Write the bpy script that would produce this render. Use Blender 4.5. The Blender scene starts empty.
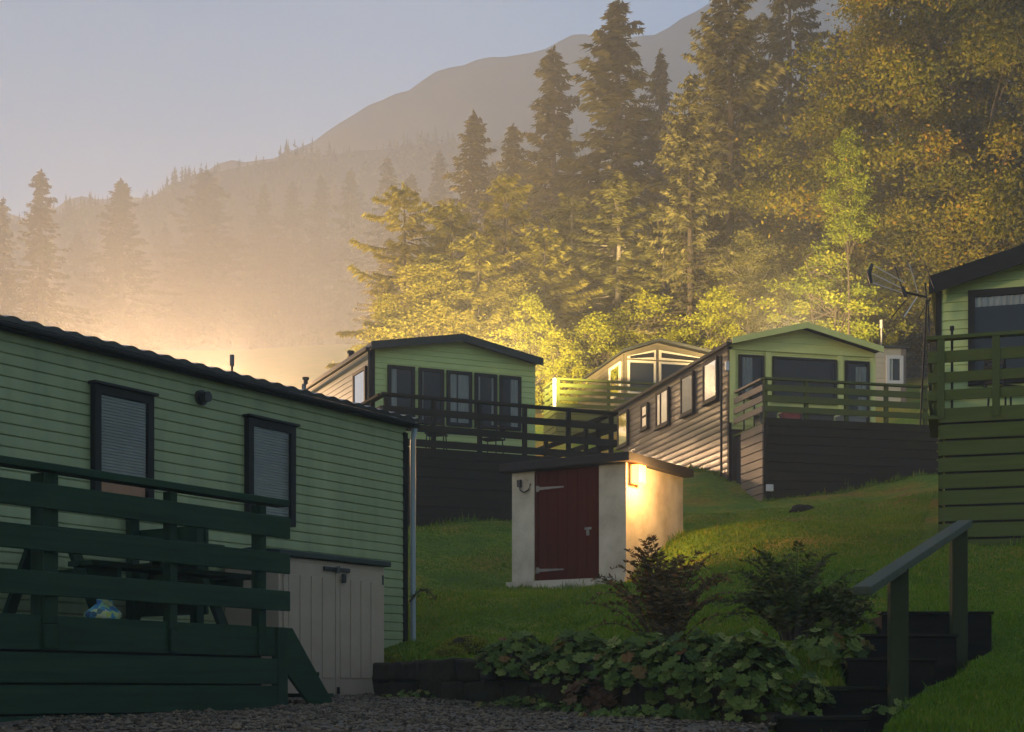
# a misty evening on a hillside caravan site
LAMP0, LAMP1, LAMP2, LAMP3, LAMP4, LAMP5 = 18000, 1600, 11000, 46, 9000, 7000
HAZE = .0020
SKY, SUN, SUN_EL, SUN_AZ, EXPO = .085, .72, 9, -122, 2.03
SHADE_HILL_H = 34
import bpy, bmesh, math, random
import numpy as np
from mathutils import Vector, Matrix, noise

F, HY, CH = 1500.0, 690.0, 1.6          # focal length in pixels, eye level row, eye height
scene = bpy.context.scene
COL = scene.collection
R = math.radians

def at(px, py, Y):
    return Vector(((px - 512) * Y / F, Y, CH + (HY - py) * Y / F))

# ------------------------------------------------------------------ materials
def mat(name):
    m = bpy.data.materials.new(name); m.use_nodes = True
    nt = m.node_tree
    return m, nt, nt.nodes['Principled BSDF']

def node(nt, typ, **kw):
    n = nt.nodes.new(typ)
    for k, v in kw.items():
        if k in n.inputs: n.inputs[k].default_value = v
        else: setattr(n, k, v)
    return n

def ramp(nt, src, stops):
    r = nt.nodes.new('ShaderNodeValToRGB')
    e = r.color_ramp.elements
    e[0].position, e[0].color = stops[0][0], (*stops[0][1], 1)
    e[1].position, e[1].color = stops[-1][0], (*stops[-1][1], 1)
    for p, c in stops[1:-1]:
        x = e.new(p); x.color = (*c, 1)
    nt.links.new(src, r.inputs[0])
    return r.outputs[0]

def coords(nt, scale=(1, 1, 1), kind='Object'):
    t = nt.nodes.new('ShaderNodeTexCoord')
    mp = nt.nodes.new('ShaderNodeMapping'); mp.inputs['Scale'].default_value = scale
    nt.links.new(t.outputs[kind], mp.inputs[0])
    return mp.outputs[0]

K = .64                                  # lowers these colours to darken the foreground against the sky
def dim(c, k=None): return tuple(x * (K if k is None else k) for x in c)

def noisy(name, c1, c2, scale=3.0, rough=0.6, bump=0.0, stretch=(1, 1, 1), detail=6, metal=0.0, c3=None, rough2=None, spec=0.5, bumpscale=None):
    m, nt, b = mat(name); c1, c2 = dim(c1), dim(c2); c3 = c3 and dim(c3)
    co = coords(nt, stretch)
    n = node(nt, 'ShaderNodeTexNoise', Scale=scale, Detail=detail, Roughness=0.6)
    nt.links.new(co, n.inputs['Vector'])
    stops = [(0.3, c1), (0.7, c2)] if c3 is None else [(0.25, c1), (0.5, c2), (0.75, c3)]
    nt.links.new(ramp(nt, n.outputs['Fac'], stops), b.inputs['Base Color'])
    b.inputs['Roughness'].default_value = rough
    b.inputs['Metallic'].default_value = metal
    b.inputs['Specular IOR Level'].default_value = spec
    if rough2 is not None:
        mr = node(nt, 'ShaderNodeMapRange'); nt.links.new(n.outputs['Fac'], mr.inputs[0])
        mr.inputs['To Min'].default_value = rough; mr.inputs['To Max'].default_value = rough2
        nt.links.new(mr.outputs[0], b.inputs['Roughness'])
    if bump:
        n2 = node(nt, 'ShaderNodeTexNoise', Scale=bumpscale or scale * 4, Detail=8, Roughness=0.65)
        nt.links.new(co, n2.inputs['Vector'])
        bp = node(nt, 'ShaderNodeBump', Strength=1.0, Distance=bump)
        nt.links.new(n2.outputs['Fac'], bp.inputs['Height'])
        nt.links.new(bp.outputs[0], b.inputs['Normal'])
    return m

def foliage(name, stops, trans=0.35, rough=0.75, spec=0.08):
    m, nt, b = mat(name)
    a = node(nt, 'ShaderNodeAttribute', attribute_name='tint')
    col = ramp(nt, a.outputs['Fac'], [(p, dim(c, .85)) for p, c in stops])
    nt.links.new(col, b.inputs['Base Color'])
    b.inputs['Roughness'].default_value = rough
    b.inputs['Specular IOR Level'].default_value = spec
    if trans:
        t = node(nt, 'ShaderNodeBsdfTranslucent'); nt.links.new(col, t.inputs['Color'])
        mx = node(nt, 'ShaderNodeMixShader', Fac=trans)
        nt.links.new(b.outputs[0], mx.inputs[1]); nt.links.new(t.outputs[0], mx.inputs[2])
        nt.links.new(mx.outputs[0], nt.nodes['Material Output'].inputs['Surface'])
    return m

def wood(name, c1, c2, rough=0.6, bump=0.002, axis='x', spec=0.4, rough2=None):
    st = {'x': (0.6, 9, 9), 'z': (9, 9, 0.6), 'y': (9, 0.6, 9)}[axis]
    return noisy(name, c1, c2, 2.2, rough, bump, st, spec=spec, rough2=rough2, bumpscale=5)

def glass(name, tint=(0.9, 0.95, 0.95)):
    m = bpy.data.materials.new(name); m.use_nodes = True
    nt = m.node_tree; nt.nodes.clear()
    o = nt.nodes.new('ShaderNodeOutputMaterial')
    tr = node(nt, 'ShaderNodeBsdfTransparent', Color=(*tint, 1))
    gl = node(nt, 'ShaderNodeBsdfGlossy', Color=(1, 1, 1, 1), Roughness=0.03)
    fr = node(nt, 'ShaderNodeFresnel', IOR=1.36)
    mx = nt.nodes.new('ShaderNodeMixShader')
    nt.links.new(fr.outputs[0], mx.inputs[0]); nt.links.new(tr.outputs[0], mx.inputs[1]); nt.links.new(gl.outputs[0], mx.inputs[2])
    nt.links.new(mx.outputs[0], o.inputs['Surface'])
    return m

def emit(name, col, s):
    m, nt, b = mat(name)
    b.inputs['Base Color'].default_value = (*col, 1)
    b.inputs['Emission Color'].default_value = (*col, 1)
    b.inputs['Emission Strength'].default_value = s
    return m

M = {}
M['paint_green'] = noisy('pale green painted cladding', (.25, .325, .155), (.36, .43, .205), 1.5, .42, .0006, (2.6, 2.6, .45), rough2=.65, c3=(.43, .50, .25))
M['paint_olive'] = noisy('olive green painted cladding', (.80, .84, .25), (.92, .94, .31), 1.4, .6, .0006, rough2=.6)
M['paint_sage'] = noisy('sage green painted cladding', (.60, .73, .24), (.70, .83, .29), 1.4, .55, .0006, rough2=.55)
M['paint_cream'] = noisy('cream painted cladding', (.58, .52, .36), (.66, .60, .42), 1.4, .5, .0006)
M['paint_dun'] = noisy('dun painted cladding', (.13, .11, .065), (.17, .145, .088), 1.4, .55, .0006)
M['trim_cream'] = noisy('cream window trim', (.68, .62, .48), (.75, .70, .56), 3, .5)
M['trim_dark'] = noisy('dark brown trim', (.010, .010, .008), (.018, .016, .012), 4, .6, .0008, spec=.25)
M['roof_tile'] = noisy('dark pantile roofing', (.012, .011, .012), (.035, .03, .03), 8, .32, .001, c3=(.03, .035, .02))
M['roof_felt'] = noisy('dark green roof sheet', (.02, .026, .018), (.035, .04, .028), 5, .6, .002)
M['felt_black'] = noisy('black roofing felt', (.010, .009, .009), (.022, .019, .017), 9, .85, .004)
M['deck_green'] = wood('dark green stained boards', (.008, .038, .014), (.021, .070, .029), .7, .0015, 'x', .2)
M['deck_green_post'] = wood('dark green stained posts', (.008, .036, .013), (.019, .062, .026), .7, .0015, 'z', .2)
M['deck_olive'] = wood('olive green stained boards', (.075, .105, .016), (.105, .135, .026), .75, .0015, 'x', .2)
M['deck_olive_post'] = wood('olive green stained posts', (.065, .092, .015), (.09, .118, .024), .75, .0015, 'z', .2)
M['post_dark'] = wood('dark green stained handrail posts', (.028, .042, .014), (.046, .062, .022), .75, .0015, 'z', .15)
M['deck_black'] = wood('black green stained boards', (.012, .012, .005), (.022, .021, .010), .8, .0015, 'x', .15)
M['deck_black_post'] = wood('black green stained posts', (.012, .012, .005), (.020, .020, .010), .8, .0015, 'z', .15)
M['deck_tan'] = wood('weathered brown boards', (.16, .12, .09), (.30, .23, .17), .6, .002, 'y')  # tan stands for warm light on the deck's left return
M['log'] = wood('dark brown stained log cladding', (.052, .048, .043), (.11, .10, .09), .32, .001, 'y', .7, rough2=.5)
M['void'] = noisy('dark interior', (.006, .006, .006), (.012, .011, .010), 2, .9)  # near-black colour standing in for unlit rooms and shade under decks
M['glass'] = glass('window glass')
M['blind'] = noisy('white slatted blind', (.44, .41, .37), (.54, .51, .46), 5, .6)
M['net'] = noisy('net curtain', (.40, .39, .36), (.54, .53, .49), 6, .8, .002, (14, 14, .5))
M['curtain'] = noisy('patterned curtain', (.32, .30, .27), (.60, .57, .50), 4, .85, .003, (10, 10, 1))
M['orange_board'] = noisy('orange brown board', (.62, .22, .06), (.75, .30, .09), 5, .7)
M['metal_grey'] = noisy('galvanised metal', (.17, .175, .17), (.26, .26, .25), 12, .5, .0004, metal=.6)
M['pipe_grey'] = noisy('grey blue plastic pipe', (.30, .38, .40), (.36, .44, .46), 3, .4)
M['metal_dark'] = noisy('dark metal', (.012, .012, .012), (.025, .024, .022), 12, .6, .0004, metal=.0, spec=.3)
M['plastic_black'] = noisy('black plastic', (.010, .010, .010), (.018, .018, .018), 6, .5)
M['plastic_beige'] = noisy('beige moulded plastic', (.48, .375, .26), (.56, .44, .31), 3, .6, .0006)
M['plastic_green'] = noisy('dark green moulded plastic', (.012, .028, .022), (.02, .04, .03), 3, .5, .0006)
M['white_paint'] = noisy('white paint', (.68, .68, .66), (.78, .78, .75), 4, .5)
M['render_wall'] = noisy('rough white render', (.42, .36, .26), (.66, .58, .44), 1.9, .9, .014, c3=(.86, .78, .61), bumpscale=38)
M['door_red'] = wood('dark red painted planks', (.075, .010, .0035), (.10, .015, .005), .85, .001, 'z', .05)
M['stone'] = noisy('dark mossy stone', (.026, .019, .011), (.066, .05, .03), 3.5, .95, .02, c3=(.038, .04, .010), spec=.15, bumpscale=14)
M['sleeper'] = wood('dark wet timber sleepers', (.008, .007, .005), (.02, .017, .012), .85, .004, 'x', .1)
M['bark'] = noisy('grey brown bark', (.06, .045, .032), (.13, .10, .072), 3, .95, .02, (4, 4, 1), bumpscale=9)
M['bark_red'] = noisy('orange brown pine bark', (.14, .062, .032), (.24, .115, .06), 3, .95, .02, (4, 4, 1), bumpscale=9)
M['bark_pale'] = noisy('pale birch bark', (.26, .22, .16), (.46, .41, .32), 3, .8, .01, (2, 2, 5), bumpscale=9)
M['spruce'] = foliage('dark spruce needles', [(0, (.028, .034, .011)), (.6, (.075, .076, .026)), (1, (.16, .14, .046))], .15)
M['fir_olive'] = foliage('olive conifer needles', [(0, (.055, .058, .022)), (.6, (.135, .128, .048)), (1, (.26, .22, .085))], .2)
M['leaf_gold'] = foliage('golden green leaves', [(0, (.16, .155, .03)), (.5, (.23, .215, .038)), (1, (.30, .26, .05))], .4)
M['leaf_olive'] = foliage('olive leaves', [(0, (.09, .095, .026)), (.5, (.17, .17, .048)), (1, (.26, .23, .07))], .35)
M['leaf_beech'] = foliage('autumn beech leaves', [(0, (.055, .066, .008)), (.5, (.15, .145, .015)), (.85, (.24, .185, .018)), (1, (.28, .15, .02))], .4)
M['leaf_lime'] = foliage('bright lime leaves', [(0, (.22, .24, .022)), (.6, (.30, .31, .028)), (1, (.36, .33, .035))], .45)
M['leaf_green'] = foliage('fresh green leaves', [(0, (.13, .17, .014)), (.6, (.25, .29, .022)), (1, (.38, .36, .04))], .45)
M['leaf_low'] = foliage('broad garden leaves', [(0, (.045, .075, .015)), (.5, (.11, .155, .03)), (.8, (.22, .25, .06)), (.9, (.20, .15, .045)), (1, (.20, .09, .03))], .25, .5)
M['leaf_rust'] = foliage('reddish brown garden leaves', [(0, (.10, .055, .03)), (1, (.19, .11, .055))], .25)
M['fern'] = foliage('dark shrub leaves', [(0, (.05, .07, .018)), (.7, (.11, .135, .036)), (1, (.19, .17, .055))], .25)
M['fern_rust'] = foliage('russet shrub leaves', [(0, (.08, .065, .024)), (.6, (.17, .115, .045)), (1, (.30, .13, .06))], .2)
M['moss'] = foliage('moss cushions', [(0, (.16, .18, .015)), (1, (.36, .34, .04))], .1, .9)
M['grass_blade'] = foliage('grass blades', [(0, (.078, .170, .009)), (.6, (.142, .250, .014)), (1, (.28, .26, .04))], .3)
M['lamp_amber'] = emit('lit amber lamp lens', (1.0, .23, .022), 6.0)
M['lamp_street'] = emit('lit sodium lamp lens', (1.0, .62, .24), 60.0)

# ground: grass with moss and worn patches
def ground_material():
    m, nt, b = mat('mown grass')
    co = coords(nt)
    n1 = node(nt, 'ShaderNodeTexNoise', Scale=.55, Detail=5, Roughness=.6); nt.links.new(co, n1.inputs['Vector'])
    n2 = node(nt, 'ShaderNodeTexNoise', Scale=9, Detail=8, Roughness=.7); nt.links.new(co, n2.inputs['Vector'])
    c1 = ramp(nt, n1.outputs['Fac'], [(.30, (.055, .125, .007)), (.45, (.125, .205, .012)), (.56, (.25, .215, .02)), (.68, (.27, .15, .04))])
    c2 = ramp(nt, n2.outputs['Fac'], [(.30, (.45, .45, .4)), (.75, (1.25, 1.2, 1.1))])
    mx = node(nt, 'ShaderNodeMix', data_type='RGBA', blend_type='MULTIPLY'); mx.inputs[0].default_value = 1
    nt.links.new(c1, mx.inputs[6]); nt.links.new(c2, mx.inputs[7])
    nt.links.new(mx.outputs[2], b.inputs['Base Color'])
    b.inputs['Roughness'].default_value = .95; b.inputs['Specular IOR Level'].default_value = .15
    bp = node(nt, 'ShaderNodeBump', Strength=1, Distance=.05)
    nt.links.new(n2.outputs['Fac'], bp.inputs['Height']); nt.links.new(bp.outputs[0], b.inputs['Normal'])
    return m
M['ground'] = ground_material()

def gravel_material():
    m, nt, b = mat('grey gravel')
    co = coords(nt)
    v = node(nt, 'ShaderNodeTexVoronoi', Scale=42); nt.links.new(co, v.inputs['Vector'])
    hs = node(nt, 'ShaderNodeSeparateColor'); nt.links.new(v.outputs['Color'], hs.inputs[0])
    c = ramp(nt, hs.outputs[0], [(0, (.04, .031, .02)), (.5, (.095, .072, .047)), (1, (.19, .148, .10))])
    nt.links.new(c, b.inputs['Base Color']); b.inputs['Roughness'].default_value = .85
    bp = node(nt, 'ShaderNodeBump', Strength=1, Distance=.02, invert=True)
    nt.links.new(v.outputs['Distance'], bp.inputs['Height']); nt.links.new(bp.outputs[0], b.inputs['Normal'])
    return m
M['gravel'] = gravel_material()

def tile_material(name, c1, c2):          # random tint per stone through the vertex attribute
    return foliage(name, [(0, c1), (1, c2)], 0, .85)
M['pebble'] = tile_material('loose gravel stones', (.035, .027, .018), (.235, .18, .12))
M['hill'] = noisy('heather hillside', (.010, .016, .008), (.07, .05, .03), .045, .95, 0, c3=(.025, .024, .016), detail=10)
def bag_material():
    m, nt, b = mat('teal and blue patterned cloth')
    co = coords(nt)
    v = node(nt, 'ShaderNodeTexVoronoi', Scale=24); nt.links.new(co, v.inputs['Vector'])
    hs = node(nt, 'ShaderNodeSeparateColor'); nt.links.new(v.outputs['Color'], hs.inputs[0])
    c = ramp(nt, hs.outputs[0], [(0, (.04, .18, .50)), (.25, (.15, .55, .60)), (.45, (.03, .07, .16)), (.6, (.35, .70, .45)), (.8, (.55, .68, .15)), (1, (.8, .8, .7))])
    nt.links.new(c, b.inputs['Base Color']); b.inputs['Roughness'].default_value = .6
    return m
M['bag'] = bag_material()

# ------------------------------------------------------------------ mesh building
class MB:
    def __init__(s): s.v = []; s.f = []
    def add(s, vs, fs):
        o = len(s.v); s.v += [tuple(x) for x in vs]; s.f += [tuple(i + o for i in f) for f in fs]; return s
    def box(s, x0, x1, y0, y1, z0, z1):
        return s.hexa([(x0, y0, z0), (x1, y0, z0), (x1, y1, z0), (x0, y1, z0), (x0, y0, z1), (x1, y0, z1), (x1, y1, z1), (x0, y1, z1)])
    def hexa(s, p):
        return s.add(p, [(3, 2, 1, 0), (4, 5, 6, 7), (0, 1, 5, 4), (1, 2, 6, 5), (2, 3, 7, 6), (3, 0, 4, 7)])
    def beam(s, p, q, w, h, up=(0, 0, 1)):
        p, q = Vector(p), Vector(q); d = (q - p).normalized(); sd = d.cross(Vector(up)).normalized(); u = sd.cross(d)
        a, b = sd * w / 2, u * h / 2
        return s.hexa([p - a - b, p + a - b, q + a - b, q - a - b, p - a + b, p + a + b, q + a + b, q - a + b])
    def tube(s, pts, r, n=8, cap=True):
        pts = [Vector(p) for p in pts]; rs = r if isinstance(r, (list, tuple)) else [r] * len(pts)
        o = len(s.v); ref = Vector((0.31, 0.17, 0.93))
        for i, p in enumerate(pts):
            d = (pts[min(i + 1, len(pts) - 1)] - pts[max(i - 1, 0)]).normalized()
            rr = ref if abs(d.dot(ref)) < .95 else Vector((1, 0, 0))
            a = d.cross(rr).normalized(); b = d.cross(a)
            for k in range(n):
                t = 2 * math.pi * k / n
                s.v.append(tuple(p + (a * math.cos(t) + b * math.sin(t)) * rs[i]))
        for i in range(len(pts) - 1):
            for k in range(n):
                s.f.append((o + i * n + k, o + i * n + (k + 1) % n, o + (i + 1) * n + (k + 1) % n, o + (i + 1) * n + k))
        if cap:
            s.f.append(tuple(o + k for k in range(n))[::-1]); e = o + (len(pts) - 1) * n
            s.f.append(tuple(e + k for k in range(n)))
        return s
    def prism(s, poly, axis, a, b):
        """poly: 2-D outline; axis 'x','y' or 'z' is the extrusion direction from a to b"""
        def P(u, w, t): return {'x': (t, u, w), 'y': (u, t, w), 'z': (u, w, t)}[axis]
        n = len(poly)
        vs = [P(u, w, a) for u, w in poly] + [P(u, w, b) for u, w in poly]
        return s.add(vs, [tuple(range(n))[::-1], tuple(range(n, 2 * n))] + [(i, (i + 1) % n, (i + 1) % n + n, i + n) for i in range(n)])
    def ring(s, u0, u1, w0, w1, t, Mf, d0, d1):
        """a rectangular frame of width t in a wall plane; Mf(u, depth, w)"""
        o = [(u0, w0), (u1, w0), (u1, w1), (u0, w1)]; i = [(u0 + t, w0 + t), (u1 - t, w0 + t), (u1 - t, w1 - t), (u0 + t, w1 - t)]
        vs = [Mf(u, d1, w) for u, w in o] + [Mf(u, d1, w) for u, w in i] + [Mf(u, d0, w) for u, w in o] + [Mf(u, d0, w) for u, w in i]
        fs = []
        for k in range(4):
            j = (k + 1) % 4
            fs += [(k, j, j + 4, k + 4), (k + 8, k + 12, j + 12, j + 8), (k, k + 8, j + 8, j), (k + 4, j + 4, j + 12, k + 12)]
        return s.add(vs, fs)
    def mesh(s, name, m, dz=0.0, smooth=False):
        me = bpy.data.meshes.new(name)
        v = s.v if not dz else [(a, b, c - dz) for a, b, c in s.v]
        me.from_pydata(v, [], s.f); me.materials.append(m)
        bm = bmesh.new(); bm.from_mesh(me); bmesh.ops.recalc_face_normals(bm, faces=bm.faces); bm.to_mesh(me); bm.free()
        if smooth: me.polygons.foreach_set('use_smooth', [True] * len(me.polygons))
        return me

def part(name, mb, m, root=None, bevel=0.0, smooth=False, label=None, parent=None):
    """one mesh object; its local z is measured from the root's base"""
    dz = root.get('_z', 0.0) if root else 0.0
    o = bpy.data.objects.new(name, mb.mesh(name, m, dz, smooth)); COL.objects.link(o)
    if root: o.parent = parent or root
    if label: o['label'] = label
    if bevel:
        b = o.modifiers.new('bevel', 'BEVEL'); b.width = bevel; b.segments = 2; b.limit_method = 'ANGLE'
    return o

def tag(o, label=None, cat=None, group=None, kind=None):
    if label: o['label'] = label
    if cat: o['category'] = cat
    if group: o['group'] = group
    if kind: o['kind'] = kind
    return o

def thing(name, label, cat, loc=(0, 0, 0), rot=0, group=None):
    o = bpy.data.objects.new(name, None); COL.objects.link(o)
    o.location = loc; o.rotation_euler.z = rot; o['_z'] = float(loc[2]); o.empty_display_size = .2
    return tag(o, label, cat, group)

class Frame:
    """a local frame on the ground plan: x along the front, y to the back; px() meets a pixel's ray with a local plane"""
    def __init__(s, x, y, deg):
        s.x, s.y, s.a = x, y, R(deg); s.c, s.s = math.cos(s.a), math.sin(s.a)
    def front(s, px, py, y=0.0):
        a = (px - 512) / F
        # ly = -s*(a t - x) + c*(t - y0) = y
        t = (y - s.s * s.x + s.c * s.y) / (s.c - s.s * a)
        return s.c * (a * t - s.x) + s.s * (t - s.y), CH + (HY - py) * t / F
    def side(s, px, py, x=0.0):
        a = (px - 512) / F
        t = (x + s.c * s.x + s.s * s.y) / (s.c * a + s.s)
        return -s.s * (a * t - s.x) + s.c * (t - s.y), CH + (HY - py) * t / F
    def world(s, lx, ly, z=0.0):
        return Vector((s.x + s.c * lx - s.s * ly, s.y + s.s * lx + s.c * ly, z))

def np_mesh(name, V, n, m, tint=None, smooth=False, extra=None):
    """V: (N*n, 3) vertices of N n-gons"""
    me = bpy.data.meshes.new(name); N = len(V) // n
    me.vertices.add(len(V)); me.vertices.foreach_set('co', np.asarray(V, np.float32).ravel())
    me.loops.add(N * n); me.loops.foreach_set('vertex_index', np.arange(N * n, dtype=np.int32))
    me.polygons.add(N); me.polygons.foreach_set('loop_start', np.arange(0, N * n, n, dtype=np.int32))
    me.update(calc_edges=True)
    if tint is not None:
        at_ = me.attributes.new('tint', 'FLOAT', 'FACE'); at_.data.foreach_set('value', np.asarray(tint, np.float32))
    me.materials.append(m)
    return me

def link(name, me, parent=None):
    o = bpy.data.objects.new(name, me); COL.objects.link(o)
    if parent: o.parent = parent
    return o

def unit(a): return a / np.maximum(np.linalg.norm(a, axis=-1, keepdims=True), 1e-9)

def diamonds(C, D, L, W, rng, up=None, roll=1.0):
    """leaf quads: centre C, direction D, length L, width W, random roll"""
    D = unit(D); N = len(C)
    rv = rng.normal(size=(N, 3)) * roll
    if up is not None: rv = rv + up
    S = unit(np.cross(D, rv))
    L = np.reshape(L, (-1, 1)); W = np.reshape(W, (-1, 1))
    V = np.stack([C - D * L / 2, C + S * W / 2, C + D * L / 2, C - S * W / 2], 1)
    return V.reshape(-1, 3)
# ------------------------------------------------------------------ terrain
ctrl = []
for px, py, Y in [(420, 640, 17.5), (440, 600, 20.5), (500, 600, 22), (511, 590, 24.6), (626, 594, 23.4), (700, 600, 18), (700, 545, 24.2),
                  (683, 531, 26.2), (560, 575, 27), (800, 600, 17), (850, 560, 21), (800, 512, 30), (420, 529, 30.8), (500, 529, 31), (600, 528, 31.4), (765, 503, 34.8),
                  (939, 491, 33.5), (705, 484, 36.5), (690, 645, 13.3), (560, 650, 14.4), (480, 661, 14.6), (400, 662, 15.6), (760, 645, 12.6), (845, 630, 12.4),
                  (975, 620, 13.6), (960, 655, 12.3), (1000, 640, 13), (1010, 600, 16), (940, 549, 20), (1024, 551, 20), (1000, 700, 10.4),
                  (1010, 729, 9.4), (930, 715, 10.0), (890, 735, 9.6), (720, 570, 20.5), (760, 530, 27)]:
    p = at(px, py, Y); ctrl.append((p.x, p.y, p.z))
ctrl += [(-4, 36, 5.6), (0, 38, 6.4), (6, 42, 8.0), (9, 40, 7.8), (8, 24, 4.2), (13, 22, 4.2), (14, 14, 2.7), (10, 9, 1.6), (3, 50, 10.2), (12, 45, 10.0),
         (5, 62, 13.4), (-6, 60, 10.5), (-10, 44, 7.0), (-14, 60, 9.5), (16, 60, 14.0), (-6, 22, 2.6), (-12, 30, 4.0), (-9, 14, 1.5), (22, 40, 9), (5, 4, .4), (0, 3, .2), (-6, 6, .5), (10, 3, .4)]
ctrl = np.array(ctrl)
def tps_fit(P, z, lam=0.02):
    n = len(P); d = np.linalg.norm(P[:, None] - P[None], axis=2)
    K = np.where(d > 0, d * d * np.log(np.maximum(d, 1e-9)), 0) + lam * np.eye(n) * 10
    Q = np.hstack([np.ones((n, 1)), P]); A = np.zeros((n + 3, n + 3)); A[:n, :n] = K; A[:n, n:] = Q; A[n:, :n] = Q.T
    return np.linalg.solve(A, np.concatenate([z, np.zeros(3)]))
TW = tps_fit(ctrl[:, :2], ctrl[:, 2])
WL0, WL1 = np.array(at(377, 697, 15.0).to_2d()), np.array(at(800, 731, 10.2).to_2d())     # foot of the retaining wall
wd = (WL1 - WL0) / np.linalg.norm(WL1 - WL0); wn = np.array([-wd[1], wd[0]])               # wn: towards the lawn
if wn[1] < 0: wn = -wn
def sstep(a, b, x):
    t = np.clip((x - a) / (b - a), 0, 1); return t * t * (3 - 2 * t)
def lawn_z(x, y):
    x = np.asarray(x, float); y = np.asarray(y, float); sh = x.shape
    xx = np.clip(x.ravel(), -16, 24); yy = np.clip(y.ravel(), 2, 64)
    out = np.empty(len(xx))
    for a in range(0, len(xx), 20000):
        P = np.stack([xx[a:a + 20000], yy[a:a + 20000]], 1)
        d = np.linalg.norm(P[:, None] - ctrl[None, :, :2], axis=2)
        out[a:a + 20000] = np.where(d > 0, d * d * np.log(np.maximum(d, 1e-9)), 0) @ TW[:-3] + TW[-3] + P @ TW[-2:]
    z = out.reshape(sh)
    far = 1.2 + .20 * np.clip(y, 0, 110) + .05 * np.clip(x, -60, 60) + .26 * np.clip(y - 110, 0, 220) + .05 * np.clip(y - 330, 0, 800)
    side = sstep(16, 40, np.abs(x - 4))
    w = np.maximum(sstep(48, 75, y), side * sstep(10, 40, y))
    z = z * (1 - w) + far * w
    near = sstep(2, 9, y); return z * near
def gravel_z(x, y):
    s = np.asarray(y, float)
    z = np.interp(s, [-200, 0, 6, 9.4, 10.3, 12, 13.4, 15, 17, 22], [-.5, 0, .85, 1.28, 1.335, 1.40, 1.455, 1.52, 1.55, 1.6])
    return z
def gravel_w(x, y):
    s = (np.asarray(x) - WL0[0]) * wn[0] + (np.asarray(y) - WL0[1]) * wn[1]
    u = (np.asarray(x) - WL0[0]) * wd[0] + (np.asarray(y) - WL0[1]) * wd[1]; s = s - .6 * (1 - sstep(-.14, -.03, u))
    w = 1 - sstep(.06, .22, s)
    xr = 1.65 + (y - 10) * .45                                           # the steps bound the gravel on the right
    w = w * (1 - sstep(.0, .35, np.asarray(x) - xr))
    return w
def ground_z(x, y):
    x = np.asarray(x, float); y = np.asarray(y, float)
    w = gravel_w(x, y) * (1 - sstep(18, 24, y))
    return lawn_z(x, y) * (1 - w) + np.minimum(gravel_z(x, y), lawn_z(x, y) + .3) * w
_ground = ground_z
SX = [(1.82, 10.15, 1.396), (2.14, 10.8, 1.6), (2.58, 11.45, 1.82), (2.79, 12.1, 2.03), (3.15, 12.75, 2.24), (3.3, 13.2, 2.3)]
def ground_z(x, y):                        # the ground is cut away under the garden steps
    z = _ground(x, y); yy = [a[1] for a in SX]
    xl = np.interp(y, yy, [a[0] for a in SX]); zs = np.interp(y, yy, [a[2] for a in SX])
    wdt = np.interp(y, [10.15, 12.75], [.60, .86])
    q = sstep(-.10, .06, x - xl) * (1 - sstep(-.02, .14, x - xl - wdt)) * sstep(9.55, 9.85, y) * (1 - sstep(13.0, 13.3, y))
    return z * (1 - q) + np.minimum(z, zs - .42) * q
def gz(x, y): return float(ground_z(np.array([x]), np.array([y]))[0])

def axis_lines(lo, hi, f0, f1, step, grow=1.22):
    c = list(np.arange(f0, f1 + 1e-6, step)); s = step; v = f1
    while v < hi: s *= grow; v = min(v + s, hi); c.append(v)
    s = step; v = f0
    while v > lo: s *= grow; v = max(v - s, lo); c.insert(0, v)
    return np.array(c)
def grid_mesh(name, xs, ys, Z, m):
    ny, nx = Z.shape; X, Y = np.meshgrid(xs, ys)
    V = np.stack([X, Y, Z], -1).reshape(-1, 3)
    i = np.arange(ny - 1)[:, None] * nx + np.arange(nx - 1)[None]
    Q = np.stack([i, i + 1, i + nx + 1, i + nx], -1).reshape(-1, 4)
    me = bpy.data.meshes.new(name); me.vertices.add(len(V)); me.vertices.foreach_set('co', V.astype(np.float32).ravel())
    me.loops.add(Q.size); me.loops.foreach_set('vertex_index', Q.astype(np.int32).ravel())
    me.polygons.add(len(Q)); me.polygons.foreach_set('loop_start', np.arange(0, Q.size, 4, dtype=np.int32))
    me.polygons.foreach_set('use_smooth', np.ones(len(Q), bool)); me.update(calc_edges=True); me.materials.append(m)
    return me
xs = axis_lines(-680, 680, -6, 10, .12); ys = axis_lines(-270, 760, 8, 36, .12)
X, Y = np.meshgrid(xs, ys)
Z = ground_z(X, Y)
rs = np.random.default_rng(3)
bumps = np.zeros_like(Z)
for k in range(26):
    fx, fy = rs.normal(0, 1.5, 2); bumps += np.sin(X * fx + Y * fy + rs.uniform(0, 6.3)) * .012
Z = Z + bumps * sstep(9, 12, Y) * (1 - sstep(.0, .3, gravel_w(X, Y)))
tag(link('ground', grid_mesh('ground', xs, ys, Z, M['ground'])), kind='structure')
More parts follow.
